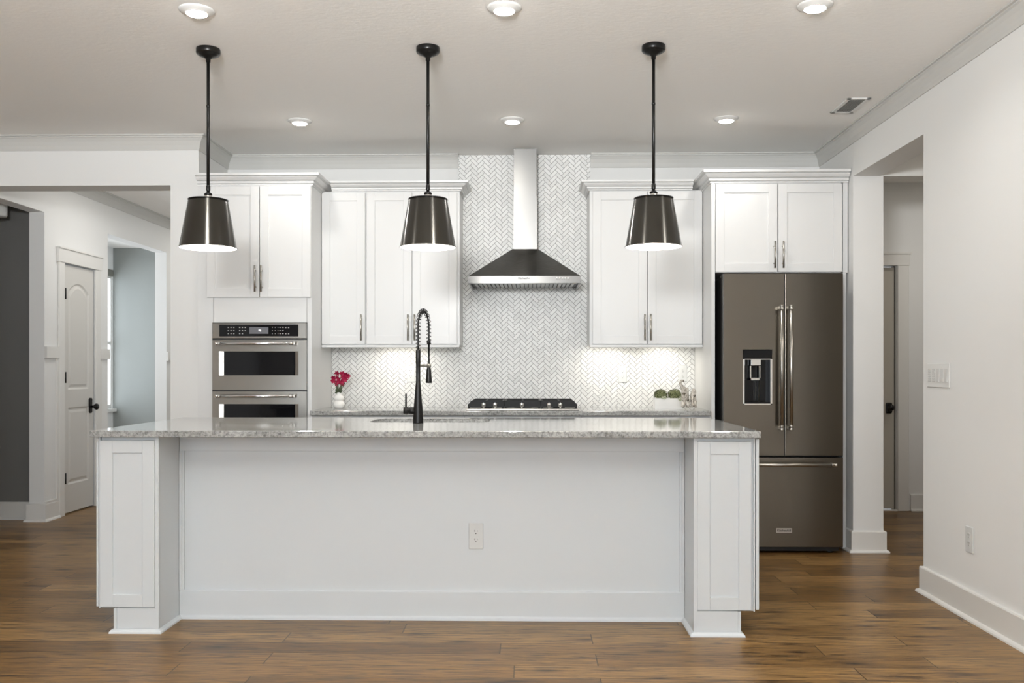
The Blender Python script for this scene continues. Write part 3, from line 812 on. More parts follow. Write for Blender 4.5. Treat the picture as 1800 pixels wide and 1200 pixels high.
def fr_handle(x, z0, z1, parent, mx_):
    b = NB(); yy = yf - .060
    tube(b, [(x, yy, z0 + .02), (x, yy, z1 - .02)], .0115, 16)
    for z, s in ((z0, 1), (z1, -1)):
        tube(b, [(x, yy, z), (x, yy, z + s * .006), (x, yy, z + s * .008), (x, yy, z + s * .024), (x, yy, z + s * .026), (x, yy, z + s * .032)], .013, 16, radii=[.0125, .0140, .0125, .0125, .0140, .0125])
        bx(b, x - .010, x + .010, yy, yf, z + s * .016 - .010, z + s * .016 + .010, bev=.002)
    return obj('handle', b, M['nickel'], parent)


hz0, hz1 = Z(756.5, yf - .06, 1375), Z(535.5, yf - .06, 1375)
fr_handle(X(1374.5, yf - .06), hz0, hz1, ld, 0); fr_handle(X(1391, yf - .06), hz0, hz1, rd, 0)
b = NB(); zh = Z(817, yf - .06, 1375); xa, xb = rx0 + .05, X(1471, yf - .06); yy = yf - .060
tube(b, [(xa + .02, yy, zh), (xb - .02, yy, zh)], .0115, 16)
for x_, s in ((xa, 1), (xb, -1)):
    tube(b, [(x_, yy, zh), (x_ + s * .006, yy, zh), (x_ + s * .008, yy, zh), (x_ + s * .024, yy, zh), (x_ + s * .026, yy, zh), (x_ + s * .032, yy, zh)], .013, 16, radii=[.0125, .0140, .0125, .0125, .0140, .0125])
    bx(b, x_ + s * .016 - .010, x_ + s * .016 + .010, yy, yf, zh - .010, zh + .010, bev=.002)
obj('handle', b, M['nickel'], dw)
bd = obj('badge', box(X(1364.3, yf), X(1392, yf), yf - .002, yf, rz(936), rz(928)), M['badge'], dw)
obj('badge_lettering', text_bm('KitchenAid', .020, ((X(1364.3, yf) + X(1392, yf)) / 2, yf - .0026, rz(932)), .086, .0004), M['letter'], dw)
for x_ in (rx0 + .012, rxr - .05):
    b = NB(); bx(b, x_ - .01, x_ + .04, yf + .078, yf + .13, rz(481) - .016, rz(481) + .0, bev=.004); obj('hinge_cover', b, M['nickel'], rf)

# ------------------------------------------------------------------ island
IT = .914; iy0, iy1 = 4.03, 5.14
ix0, ix1 = X(156.5, iy0), X(1338.5, iy0)
sk = (X(655, 4.85), X(862, 4.85), 4.665, 5.035)
b = NB()
# slab with a rounded rectangular cutout for the sink
def rrect(x0, x1, y0, y1, r, n=6):
    pts = []
    for cx_, cy_, a0 in ((x1 - r, y0 + r, -PI / 2), (x1 - r, y1 - r, 0), (x0 + r, y1 - r, PI / 2), (x0 + r, y0 + r, PI)):
        for k in range(n + 1): pts.append((cx_ + r * math.cos(a0 + PI / 2 * k / n), cy_ + r * math.sin(a0 + PI / 2 * k / n)))
    return pts


def slab(bm, outer, inner, z0, z1, e=.003):
    def loop(pts, z): return [bm.verts.new((x, y, z)) for x, y in pts]
    def off(pts, d):
        cx_ = sum(p[0] for p in pts) / len(pts); cy_ = sum(p[1] for p in pts) / len(pts)
        return [(x - math.copysign(d, x - cx_), y - math.copysign(d, y - cy_)) for x, y in pts]
    def bridge(A, B):
        k = len(A)
        for j in range(k): bm.faces.new((A[j], A[(j + 1) % k], B[(j + 1) % k], B[j]))
    def fill(A, B):
        es = []
        for l_ in (A, B):
            for j in range(len(l_)): es.append(bm.edges.get((l_[j], l_[(j + 1) % len(l_)])))
        bmesh.ops.triangle_fill(bm, edges=es, use_beauty=True)
    O = [loop(off(outer, e), z0), loop(outer, z0 + e), loop(outer, z1 - e), loop(off(outer, e), z1)]
    I = [loop(off(inner, -e), z0), loop(inner, z0 + e), loop(inner, z1 - e), loop(off(inner, -e), z1)]
    for a_, b_ in zip(O, O[1:]): bridge(a_, b_)
    for a_, b_ in zip(I, I[1:]): bridge(a_, b_)
    fill(O[0], I[0]); fill(O[-1], I[-1])


slab(b, rrect(ix0, ix1, iy0, iy1, .006, 2), rrect(*sk, .07), IT - .030, IT)
o = obj('countertop', b, M['granite']); tag(o, 'long speckled granite top of the kitchen island with a sink cutout', 'countertop')
# sink
b = NB(); x0, x1, y0, y1 = sk
outr = rrect(x0 - .012, x1 + .012, y0 - .012, y1 + .012, .08); inn = rrect(x0 + .002, x1 - .002, y0 + .002, y1 - .002, .07); bot = rrect(x0 + .02, x1 - .02, y0 + .02, y1 - .02, .06)
V = [[b.verts.new((x, y, z)) for x, y in l_] for l_, z in ((outr, IT - .0305), (inn, IT - .0305), (bot, IT - .23))]
for A, B in zip(V, V[1:]):
    for j in range(len(A)): b.faces.new((A[j], A[(j + 1) % len(A)], B[(j + 1) % len(A)], B[j])).smooth = True
b.faces.new(V[-1])
sn = thing('sink', 'undermount stainless sink set in the island top behind the faucet', 'sink', ((x0 + x1) / 2, (y0 + y1) / 2, IT - .24))
obj('basin', b, M['sinksteel'], sn)
obj('drain', lathe(NB(), [(0, .004), (.03, .004), (.042, .002), (.045, .0), (0, 0)], ((x0 + x1) / 2, (y0 + y1) / 2, IT - .23), 28), M['chrome'], sn)

yi = 4.065                                        # face of the end cabinets
yp = 4.315                                        # face of the recessed panel


def iz(y): return Z(y, yi)


def end_cabinet(side):
    s = -1 if side == 'left' else 1
    if side == 'left': xo, xi, dx0, dx1, xt, slab_x = X(173.5, yi), X(278.5, yi), X(176, yi), X(271.5, yi), X(199.5, yi), (X(168.3, yi), X(172.3, yi))
    else: xo, xi, dx0, dx1, xt, slab_x = X(1327.5, yi), X(1219.5, yi), X(1226, yi), X(1321, yi), X(1302.5, yi), (X(1329.0, yi), X(1334.8, yi))
    t = thing('island_end_cabinet', 'white cabinet column with shaker end panel at the %s end of the island' % side, 'cabinet', ((xo + xi) / 2, 4.4, 0))
    z_toe, z_top = iz(1073), IT - .0305
    b = NB(); bx(b, min(xo, xi), max(xo, xi), yi + .016, 5.08, z_toe, z_top)
    bx(b, min(xt, xi), max(xt, xi), yi + .016, 5.06, 0, z_toe); obj('carcass', b, M['island'], t)
    b = NB(); bx(b, min(dx0, dx1), max(dx0, dx1), yi + .006, yi + .016, 0 if False else iz(1112), iz(1071)) if False else None
    b = shaker(min(dx0, dx1), max(dx0, dx1), iz(1070.5), iz(775), yi, .056, .016); obj('end_panel', b, M['island'], t)
    # edge strip, inner stile, toe board
    b = NB(); xs_ = sorted((xi, xi - s * -.0 + s * .016)); bx(b, xs_[0], xs_[1], yi + .002, yi + .018, .0, z_top)
    xs_ = sorted((xo, xo - s * .006)); bx(b, xs_[0], xs_[1], yi + .004, yi + .018, z_toe, z_top)
    obj('stile', b, M['island'], t)
    b = NB(); xs_ = sorted((xt, xi + s * .016)); bx(b, xs_[0], xs_[1], yi + .008, yi + .018, 0, z_toe)
    xs_ = sorted((xt, xt - s * .012)); bx(b, xs_[0], xs_[1], yi + .002, yi + .02, 0, z_toe)
    obj('toe_board', b, M['island'], t)
    b = NB(); bx(b, slab_x[0], slab_x[1], yi + .004, yi + .50, iz(1070), iz(771), bev=.002)
    bx(b, slab_x[0], slab_x[1], yi + .504, 5.07, iz(1070), iz(771), bev=.002)
    obj('side_door', b, M['island'], t)
    SH = [(0, 0), (.017, 0), (.016, .007), (.011, .014), (0, .018)]
    b = NB(); x_in = xi; x_out = xt
    path = [(x_out, yi + .60), (x_out, yi + .004), (x_in, yi + .004), (x_in, yp)] if side == 'left' else [(x_in, yp), (x_in, yi + .004), (x_out, yi + .004), (x_out, yi + .60)]
    # outward must be to the right of travel
    sweep(b, path, SH) if True else None
    obj('shoe_molding', b, M['island'], t)
    return xi


# left: travel outer->inner along the front gives outward -Y; side faces handled by the mitre
xiL = end_cabinet('left'); xiR = end_cabinet('right')
ib = thing('kitchen_island', 'white recessed back panel body of the island between the two end columns', 'kitchen island', ((xiL + xiR) / 2, 4.7, 0))
b = NB(); bx(b, xiL + .001, xiR - .001, yp + .012, 5.08, .001, IT - .235)
bx(b, xiL + .001, xiR - .001, yp + .012, 4.62, IT - .235, IT - .031); obj('carcass', b, M['island'], ib)


def ipz(y): return Z(y, yp)


obj('back_panel', box(xiL + .001, xiR - .001, yp + .003, yp + .012, .02, IT - .031), M['island'], ib)
b = NB(); bx(b, xiL + .002, xiR - .002, yp - .009, yp + .003, ipz(793), IT - .031, bev=.001); obj('top_rail', b, M['island'], ib)
b = NB(); sweep(b, [(xiL + .002, yp + .003), (xiR - .002, yp + .003)], [(0, 0), (.024, 0), (.023, .008), (.014, .014), (.012, .018), (.012, ipz(1039) - .004), (.009, ipz(1039)), (0, ipz(1039))]); obj('baseboard', b, M['island'], ib)
for s_, x_ in ((1, xiL + .001), (-1, xiR - .001)):
    b = NB(); bx(b, x_, x_ + s_ * .022, yp - .006, yp + .003, ipz(1039), ipz(793), bev=.0015); bx(b, x_, x_ + s_ * .012, yp - .012, yp + .003, ipz(1039), ipz(793), bev=.0015)
    obj('edge_trim', b, M['island'], ib)


# ------------------------------------------------------------------ outlets and switches
def outlet(name, label, c, w_, h_, face, mt=None):
    """face: '-Y' or '-X'"""
    def T(u, d, z):     # u along the wall, d out of the wall
        return (c[0] + u, c[1] - d, c[2] + z) if face == '-Y' else (c[0] - d, c[1] - u, c[2] + z)
    def B(b, u0_, u1_, d0, d1_, z0, z1, bev=0):
        p0, p1 = T(u0_, d0, z0), T(u1_, d1_, z1); bx(b, p0[0], p1[0], p0[1], p1[1], p0[2], p1[2], bev=bev)
    t = thing(name, label, 'outlet', (c[0], c[1], c[2] - h_ / 2), None)
    b = NB(); B(b, -w_ / 2, w_ / 2, .0002, .006, -h_ / 2, h_ / 2, .0025); obj('plate', b, M['plate'], t)
    for s in (1, -1):
        b = NB(); pr = []
        for k in range(20):
            a = 2 * PI * k / 20; pr.append((.0165 * math.cos(a), s * .0195 + max(-.0135, min(.0135, .0165 * math.sin(a)))))
        ax = 'Y' if face == '-Y' else 'X'
        if face == '-Y': prism(b, [(c[0] + u, c[2] + z) for u, z in pr], c[1] - .0075, c[1] - .005, 'Y')
        else: prism(b, [(c[1] - u, c[2] + z) for u, z in pr], c[0] - .0075, c[0] - .005, 'X')
        r_ = obj('receptacle', b, M['plate'], t)
        b = NB(); B(b, -.0070, -.0050, .006, .0079, s * .0195 + .001, s * .0195 + .009); B(b, .0050, .0070, .006, .0079, s * .0195 + .001, s * .0195 + .008)
        B(b, -.0022, .0022, .006, .0079, s * .0195 - .0095, s * .0195 - .0055); obj('slots', b, M['gap'], r_)
    return t


ox_, oz_ = X(836.7, yp), Z(942, yp)
outlet('power_outlet', 'white duplex outlet centred low on the island back panel', (ox_, yp + .003, oz_), .070, .124, '-Y')
yw = XR * (1600) / (1697.5 - 932)
outlet('power_outlet', 'white duplex outlet low on the right hand wall', (XR, yw, Z(948, yw, 1697)), .078, .124, '-X')
for px_, py_, lb in ((722.3, 657, 'white duplex outlet on the tile behind the faucet'), (1094.5, 657.5, 'white duplex outlet on the tile between cooktop and planter'), (1200.5, 656, 'white duplex outlet on the tile above the elephant figurine')):
    outlet('power_outlet', lb, (X(px_, YT), YT - .0002, Z(py_, YT)), .060, .118, '-Y')
# switch plate
ya, yb_ = XR * 1600 / (1625 - 932), XR * 1600 / (1663.5 - 932); yc_ = (ya + yb_) / 2; wz = Z(659.5, yc_, 1644)
sw = thing('light_switch', 'white switch plate with keypad and three rockers on the right wall', 'light switch', (XR, yc_, wz - .06))
obj('plate', box(XR - .006, XR - .0002, yb_, ya, wz - .062, wz + .062, bev=.002), M['white'], sw)
n_ = 5; sw_w = (ya - yb_) / (n_ + .35)
for k in range(n_):
    yk = ya - (k + .68) * sw_w
    b = NB()
    if k < 2:
        for j in range(6): bx(b, XR - .009, XR - .0055, yk - .014, yk + .014, wz + .030 - j * .012 - .004, wz + .030 - j * .012 + .004, bev=.001)
        obj('keypad', b, M['offwhite'], sw)
    else:
        prism(b, [(XR - .0055, wz - .034), (XR - .0055, wz + .034), (XR - .0075, wz + .034), (XR - .0115, wz - .034)], yk - .016, yk + .016, 'Y')
        obj('rocker', b, M['offwhite'], sw)

# ------------------------------------------------------------------ ceiling fixtures
GL = 'recessed ceiling lights'
RX = (-1.45, -.112, 1.222); RY = (3.93, 5.70)
rl = thing('recessed_light', 'round recessed ceiling light, front row, above the left pendant', 'ceiling light', (0, 0, HC), GL)
b = NB(); lathe(b, [(.0, -.002), (.075, -.0), (.075, -.004), (.068, -.008), (.050, -.016), (.046, -.018), (.0, -.018)], (0, 0, HC), 40); obj('trim_ring', b, M['white'], rl)
b = NB(); lathe(b, [(.045, -.018), (.040, -.0215), (.02, -.023), (.0005, -.0235)], (0, 0, HC), 40); obj('lens', b, M['led'], rl)
for ob_ in rl.children:
    ob_.data.transform(Matrix.Translation((0, 0, 0)))
where = ['front row, leftmost, ahead of the left pendant canopy', 'front row, middle, at the top edge', 'front row, rightmost, at the top edge',
         'back row, leftmost, above the tall oven cabinet side', 'back row, middle, in front of the hood flue', 'back row, rightmost, before the refrigerator cabinet']
i = 0
for yy in RY:
    for xx in RX:
        if i == 0: r_ = rl; r_.location = (xx, yy, HC)
        else: r_ = dup(rl, (xx, yy, HC), None, GL)
        r_['label'] = 'round recessed ceiling light, ' + where[i]; i += 1
for ir, yy in enumerate((RY[0], RY[1], 2.0, .1, -1.8)):  # rows past the first two have no fixtures, the last is added fill
    for xx in RX:
        a_ = area('can_and_fill_lamp', (xx, yy, HC - .027), (0, 0, 0), .08, .08, LIGHT_CAN[ir], (1, .99, .97), math.radians(150), 'DISK')

# vent
vt = thing('ceiling_vent', 'white rectangular air register on the ceiling near the right wall', 'vent', (1.894, 5.43, HC - .006))
vx0, vx1, vy0, vy1 = 1.826, 1.962, 5.275, 5.58
b = NB()
for q in ((vx0, vx1, vy0, vy0 + .024), (vx0, vx1, vy1 - .024, vy1), (vx0, vx0 + .024, vy0, vy1), (vx1 - .024, vx1, vy0, vy1)): bx(b, q[0], q[1], q[2], q[3], HC - .007, HC - .0002, bev=.002)
obj('frame', b, M['white'], vt)
obj('backing', box(vx0 + .02, vx1 - .02, vy0 + .02, vy1 - .02, HC - .0022, HC - .0003), M['vent_grey'], vt)
b = NB()
for k in range(9):
    x_ = vx0 + .03 + k * .0098; prism(b, [(x_, HC - .007), (x_ + .0012, HC - .007), (x_ + .0052, HC - .0024), (x_ + .004, HC - .0024)], vy0 + .022, vy1 - .022, 'Y')
obj('louvres', b, M['offwhite'], vt)

# pendants
YPD = 4.41
pd = thing('pendant_light', 'left of the three dark metal pendants', 'pendant light', (0, YPD, HC), 'pendant lights over the island')
C0 = (0, YPD, 0)
b = NB(); lathe(b, [(0, 2.7498), (.056, 2.7498), (.057, 2.745), (.057, 2.728), (.054, 2.722), (.048, 2.721), (.046, 2.717), (.036, 2.712), (.020, 2.706), (.012, 2.700), (.0105, 2.684), (.0, 2.684)], C0, 40)
obj('canopy', b, M['black'], pd)
b = NB(); tube(b, [(0, YPD, 2.69), (0, YPD, 2.045)], .0078, 16)
for z_ in (2.47,): lathe(b, [(.0078, z_ - .006), (.009, z_ - .005), (.009, z_ + .005), (.0078, z_ + .006)], C0, 16)
lathe(b, [(.0078, 2.085), (.010, 2.080), (.0105, 2.062), (.010, 2.058)], C0, 20)
obj('stem', b, M['black'], pd)
b = NB(); lathe(b, [(.0, 2.050), (.010, 2.050), (.019, 2.043), (.020, 2.038), (.0, 2.038)], C0, 24); obj('cap', b, M['black'], pd)
b = NB(); lathe(b, [(.0, 2.038), (.0185, 2.038), (.0185, 2.010), (.0, 2.010)], C0, 24); obj('socket_collar', b, M['chrome'], pd)
sh_t, sh_b, r_t, r_b = 2.010, 1.778, .0935, .1370
b = NB(); lathe(b, [(.0, sh_t + .001), (r_t - .004, sh_t + .001), (r_t, sh_t - .001), (r_b - .002, sh_b + .005), (r_b + .001, sh_b + .003), (r_b + .001, sh_b), (r_b - .002, sh_b)], C0, 72)
shd = obj('shade', b, M['shade'], pd)
b = NB(); lathe(b, [(r_t - .002, sh_t - .001), (r_t + .0015, sh_t), (r_t + .0015, sh_t + .004), (r_t - .003, sh_t + .004)], C0, 72); obj('top_rim', b, M['black'], shd)
b = NB(); lathe(b, [(r_b - .0022, sh_b + .0005), (r_t - .003, sh_t - .004), (0, sh_t - .004)], C0, 72); obj('inner_lining', b, M['shade_in'], shd, label='white enamel inside')
b = NB(); lathe(b, [(.013, sh_t - .006), (.014, sh_t - .035), (.024, sh_t - .06), (.030, sh_t - .085), (.026, sh_t - .108), (.012, sh_t - .118), (0.0005, sh_t - .119)], C0, 28); obj('bulb', b, M['bulb'], pd)
PX = (X(366.0, YPD), X(752.2, YPD), X(1148.8, YPD))
labs = ['dark metal pendant light hanging before the oven cabinet, leftmost of three', 'dark metal pendant light hanging in the middle, behind the faucet line', 'dark metal pendant light hanging right of the hood, rightmost of three']
labs[1] = 'dark metal pendant light hanging in the middle, just left of the range hood'
for i, xx in enumerate(PX):
    r_ = pd if i == 0 else dup(pd, (0, 0, 0))
    r_.location = (xx, YPD, HC); r_['label'] = labs[i]
    l = bpy.data.lights.new('pendant_lamp', 'POINT'); l.energy = LIGHT_PENDANT; l.color = (1, .965, .92); l.shadow_soft_size = .03
    lo_ = bpy.data.objects.new('pendant_lamp', l); COL.objects.link(lo_); lo_.location = (xx, YPD, 1.845)

# under-cabinet lights
for px0, px1, lb in ((668, 738, 'slim light bar under the upper cabinet left of the hood'), (1046, 1094, 'slim light bar under the right upper cabinet, nearer the hood'), (1150, 1187, 'slim light bar under the right upper cabinet, nearer the refrigerator')):
    a, c = X(px0, 6.47), X(px1, 6.47)
    t = thing('under_cabinet_light', lb, 'light', ((a + c) / 2, 6.46, uzb - .012))
    obj('housing', box(a, c, 6.43, 6.50, uzb - .012, uzb - .0005, bev=.002), M['white'], t)
    obj('lens', box(a + .006, c - .006, 6.436, 6.494, uzb - .0145, uzb - .011), M['undled'], t)
    area('under_cabinet_lamp', ((a + c) / 2, 6.47, uzb - .018), (math.radians(12), 0, 0), c - a, .05, LIGHT_UNDER, (1, .93, .82))

# ------------------------------------------------------------------ faucet
FX, FY = X(735.2, 4.62), 4.615
fa = thing('kitchen_faucet', 'matte black spring spout faucet standing on the island top', 'faucet', (FX, FY, IT))


def fz(y): return Z(y, FY)


b = NB(); lathe(b, [(0, 0), (.0268, 0), (.0268, .004), (.0255, .03), (.0235, fz(720) - IT), (.0165, fz(690) - IT), (.0125, fz(673) - IT), (.0115, fz(672) - IT), (.0115, fz(640) - IT), (.0125, fz(638) - IT), (.0125, fz(616) - IT), (.0105, fz(614) - IT), (.0, fz(614) - IT)], (FX, FY, IT), 32)
obj('body', b, M['black'], fa)
b = NB(); zl = fz(721.5)
tube(b, [(FX - .012, FY, zl), (FX - .046, FY, zl), (FX - .047, FY, zl), (FX - .050, FY, zl), (FX - .051, FY, zl), (FX - .073, FY, zl)], .02, 20, radii=[.0175, .0175, .016, .016, .0185, .0185])
tube(b, [(FX - .062, FY, zl + .012), (FX - .062, FY, fz(692))], .0046, 10)
obj('lever', b, M['black'], fa)
# spout arc leaning away over the sink
pts = []; z_a = fz(614); top = Z(546.0, FY + .08); HX, HY = FX + .036, FY + .165
zs = top - .085
for k in range(8): pts.append(Vector((FX, FY, z_a + (zs - z_a) * k / 8)))
for k in range(25):
    a = PI - PI * k / 24; t = (1 - math.cos(PI - a)) / 2
    t = k / 24; q = (1 + math.cos(a)) / 2
    pts.append(Vector((FX + (HX - FX) * q, FY + (HY - FY) * q, zs + (top - zs) * math.sin(a))))
z_end = Z(604, HY)
for k in range(1, 7): pts.append(Vector((HX, HY, zs + (z_end - zs) * k / 6)))
obj('hose', tube(NB(), pts, .0048, 10), M['black'], fa)
# resample and wind the spring
Ls = [0]
for a, c in zip(pts, pts[1:]): Ls.append(Ls[-1] + (c - a).length)


def at(s):
    for i_ in range(len(pts) - 1):
        if s <= Ls[i_ + 1]:
            t = (s - Ls[i_]) / max(1e-9, Ls[i_ + 1] - Ls[i_]); return pts[i_].lerp(pts[i_ + 1], t), (pts[i_ + 1] - pts[i_]).normalized()
    return pts[-1], (pts[-1] - pts[-2]).normalized()


side = Vector((HX - FX, HY - FY, 0)).normalized().cross(Vector((0, 0, 1))).normalized()
turns = int(Ls[-1] / .0190); nn = turns * 12; sp_ = []
for k in range(nn + 1):
    s = Ls[-1] * k / nn; p_, d_ = at(s); v_ = d_.cross(side).normalized(); a = 2 * PI * turns * k / nn
    sp_.append(p_ + (side * math.cos(a) + v_ * math.sin(a)) * .0112)
obj('spring', tube(NB(), sp_, .0019, 6), M['black'], fa)
b = NB(); lathe(b, [(0, Z(597.5, HY)), (.0098, Z(597.5, HY)), (.0105, Z(601, HY)), (.0098, Z(604.5, HY)), (.0055, Z(605, HY)), (.0045, Z(628, HY)), (.006, Z(636, HY)), (.0085, Z(645, HY)), (.0125, Z(650, HY)), (.0165, Z(670, HY)), (.0165, Z(672, HY)), (.014, Z(673, HY)), (0, Z(673, HY))], (HX, HY, 0), 28)
obj('spray_head', b, M['black'], fa)
b = NB(); zb2 = Z(642.5, HY); tube(b, [(FX, FY, zb2), (HX, HY, zb2)], .0065, 12); lathe(b, [(.0105, zb2 - .009), (.013, zb2 - .009), (.013, zb2 + .009), (.0105, zb2 + .009)], (HX, HY, 0), 24)
obj('holder_arm', b, M['nickel'], fa)

# ------------------------------------------------------------------ things on the back counter
VX, VY = X(595.8, 6.33), 6.33; vs = VY / FPX
va = thing('vase', 'small white double bulb vase at the left end of the back counter', 'vase', (VX, VY, CT))
prof = [(0, 0), (6.5, 0), (7.4, .5), (9.6, 4), (10.2, 7.5), (9.6, 10.5), (7.6, 12.6), (6.6, 13.5), (8.0, 14.8), (9.0, 17.5), (8.7, 20.5), (7, 22.6), (4.6, 23.6), (4.4, 26), (5.2, 28.2), (4.6, 28.2), (3.8, 26), (3.6, 23.5), (0, 23)]
obj('body', lathe(NB(), [(r_ * vs * 1.02, h_ * vs) for r_, h_ in prof], (VX, VY, CT), 40), M['vase'], va)
fl = thing('flower_bouquet', 'bunch of crimson flowers standing in the small white vase', 'flowers', (VX, VY, CT + 24 * vs))
random.seed(3)
blo = [(592, 656), (600.5, 657), (609, 657.5), (588.5, 663), (596, 664), (603, 663), (611, 661), (587.5, 669), (595, 670.5), (602, 671), (608, 667), (592, 674.5), (601, 674)]
b = NB()
for (bx_, by_) in blo:
    x_, z_ = X(bx_, VY), Z(by_, VY)
    yy = VY + random.uniform(-.025, .02)
    tube(b, [(VX + random.uniform(-.006, .006), VY, CT + 24.5 * vs), ((VX + x_) / 2, (VY + yy) / 2, (z_ + CT + 26 * vs) / 2 - .01), (x_, yy, z_)], .0011, 6)
obj('stems', b, M['leaf'], fl)
for (bx_, by_) in blo:
    x_, z_ = X(bx_, VY), Z(by_, VY); c_ = Vector((x_, VY + random.uniform(-.03, .015), z_)); b = NB()
    tilt = Matrix.Rotation(random.uniform(-.6, .6), 3, 'Z') @ Matrix.Rotation(random.uniform(-.3, .9), 3, 'X')
    for ly, (n_p, rr_, cup) in enumerate(((6, .0195, .003), (5, .014, .008))):
        for k in range(n_p):
            a = 2 * PI * k / n_p + ly * .5 + random.uniform(-.15, .15); d = Vector((math.cos(a), 0, math.sin(a))); sd = Vector((-math.sin(a), 0, math.cos(a))); f_ = Vector((0, -1, 0))
            rows = [(0.0, .002, 0), (.35, .006, .3), (.7, .0078, .55), (1.0, .0045, 1.0), (1.12, .001, 1.1)]
            prev = None
            for t_, w_, cu in rows:
                pc = d * (rr_ * t_) + f_ * (cup * cu + ly * .002 + random.uniform(0, .0012))
                cur = [b.verts.new(c_ + tilt @ (pc - sd * w_ * .8)), b.verts.new(c_ + tilt @ (pc - f_ * .0015)), b.verts.new(c_ + tilt @ (pc + sd * w_ * .8))]
                if prev:
                    for q in range(2): b.faces.new((prev[q], prev[q + 1], cur[q + 1], cur[q])).smooth = True
                prev = cur
    bmesh.ops.create_icosphere(b, subdivisions=1, radius=.0032, matrix=Matrix.Translation(c_ + tilt @ Vector((0, -.004, 0))))
    obj('blossom', b, M['petal'], fl)


def leaf(b, p0, p1, wdt, n=6):
    p0, p1 = Vector(p0), Vector(p1); d = p1 - p0; sd = d.cross(Vector((0, -1, 0))).normalized(); prev = None
    for k in range(n + 1):
        t = k / n; c_ = p0 + d * t + Vector((0, -.010 * math.sin(PI * t), 0)); w_ = wdt * math.sin(PI * min(.98, t * .92 + .06)) + .0003
        cur = [b.verts.new(c_ - sd * w_), b.verts.new(c_ + Vector((0, .002, 0))), b.verts.new(c_ + sd * w_)]
        if prev:
            for q in range(2): b.faces.new((prev[q], prev[q + 1], cur[q + 1], cur[q])).smooth = True
        prev = cur


for (a, c) in (((594, 690), (588.5, 689.8)), ((595, 689), (592, 678)), ((596, 689), (599, 678)), ((597, 690), (602, 686)), ((594, 690), (590, 683)), ((598, 689), (601.5, 677))):
    b = NB(); leaf(b, (X(a[0], VY - .012), VY - .012, Z(a[1], VY)), (X(c[0], VY - .02), VY - .02, Z(c[1], VY)), .0075); obj('leaf', b, M['leaf'], fl)

PY_ = 6.33
px0, px1 = X(1151, PY_ - .05), X(1200, PY_ - .05); pzt = Z(699.5, PY_ - .05)
b = NB()
bx(b, px0, px1, PY_ - .05, PY_ - .044, CT, pzt); bx(b, px0, px1, PY_ + .044, PY_ + .05, CT, pzt); bx(b, px0, px0 + .006, PY_ - .044, PY_ + .044, CT, pzt); bx(b, px1 - .006, px1, PY_ - .044, PY_ + .044, CT, pzt); bx(b, px0 + .006, px1 - .006, PY_ - .044, PY_ + .044, CT, CT + .006); bx(b, px0 + .006, px1 - .006, PY_ - .044, PY_ + .044, pzt - .028, pzt - .016)
o = obj('planter_box', b, M['vase']); tag(o, 'long white rectangular planter on the right of the back counter', 'planter')
random.seed(11)
for (bxp, byp, rp, lb) in ((1161.2, 694.5, 12.2, 'round green boxwood ball in the planter, the left one'), (1185.5, 694.5, 13.0, 'round green boxwood ball in the planter, the right one beside the elephant')):
    c_ = Vector((X(bxp, PY_), PY_, Z(byp, PY_))); R = rp * PY_ / FPX; b = NB()
    t = thing('boxwood_ball', lb, 'plant', (c_.x, c_.y, pzt - .016), 'boxwood balls in the planter')
    bmesh.ops.create_icosphere(b, subdivisions=2, radius=R * .74, matrix=Matrix.Translation(c_) @ Matrix.Scale(.9, 4, (0, 0, 1)))
    for k in range(950):
        z_ = random.uniform(-.35, 1); a = random.uniform(0, 2 * PI); q = math.sqrt(max(0, 1 - z_ * z_)); n_ = Vector((q * math.cos(a), q * math.sin(a), z_))
        rad = R * random.uniform(.74, .97); p_ = c_ + Vector((n_.x * rad, n_.y * rad, n_.z * rad * .93)); u, v = basis((n_ + Vector((random.uniform(-.6, .6), random.uniform(-.6, .6), random.uniform(-.6, .6)))).normalized())
        w_ = random.uniform(.0022, .0036)
        b.faces.new([b.verts.new(p_ + u * w_ * 1.4), b.verts.new(p_ + v * w_), b.verts.new(p_ - u * w_ * 1.4 + n_ * .002), b.verts.new(p_ - v * w_)])
    obj('foliage', b, M['moss'], t)
for sx_, sy_ in ((1167, 699), (1197, 701)):
    c_ = Vector((X(sx_, PY_ - .055), PY_ - .057, Z(sy_, PY_ - .055))); b = NB()
    for k in range(26):
        a = random.uniform(0, 2 * PI); rr_ = random.uniform(.2, 1) * .016; p_ = c_ + Vector((rr_ * math.cos(a) * 1.2, random.uniform(-.006, .004), rr_ * math.sin(a) * .8))
        bmesh.ops.create_icosphere(b, subdivisions=1, radius=.0032, matrix=Matrix.Translation(p_) @ Matrix.Scale(1.5, 4, (math.cos(a), 0, math.sin(a))))
    tube(b, [c_ + Vector((0, .0, -.004)), c_ + Vector((0, .012, .012)), c_ + Vector((0, .030, .004))], .002, 6)
    o = obj('succulent_sprig', b, M['sprig']); tag(o, 'pale succulent sprig spilling over the planter rim, %s' % ('between the two balls' if sx_ < 1180 else 'next to the elephant'), 'plant')

# elephants
EY = 6.15


def skin_mesh(nodes, edges):
    me = bpy.data.meshes.new('sk'); me.from_pydata([n_[:3] for n_ in nodes], edges, []); o = bpy.data.objects.new('sk', me); COL.objects.link(o)
    md = o.modifiers.new('s', 'SKIN'); sv = me.skin_vertices[0].data
    for i_, n_ in enumerate(nodes): sv[i_].radius = (n_[3], n_[3]); sv[i_].use_root = (i_ == 0)
    o.modifiers.new('sub', 'SUBSURF').levels = 2
    dg = bpy.context.evaluated_depsgraph_get(); m2 = bpy.data.meshes.new_from_object(o.evaluated_get(dg)); b = NB(); b.from_mesh(m2)
    bpy.data.objects.remove(o); bpy.data.meshes.remove(me); bpy.data.meshes.remove(m2)
    for f_ in b.faces: f_.smooth = True
    return b


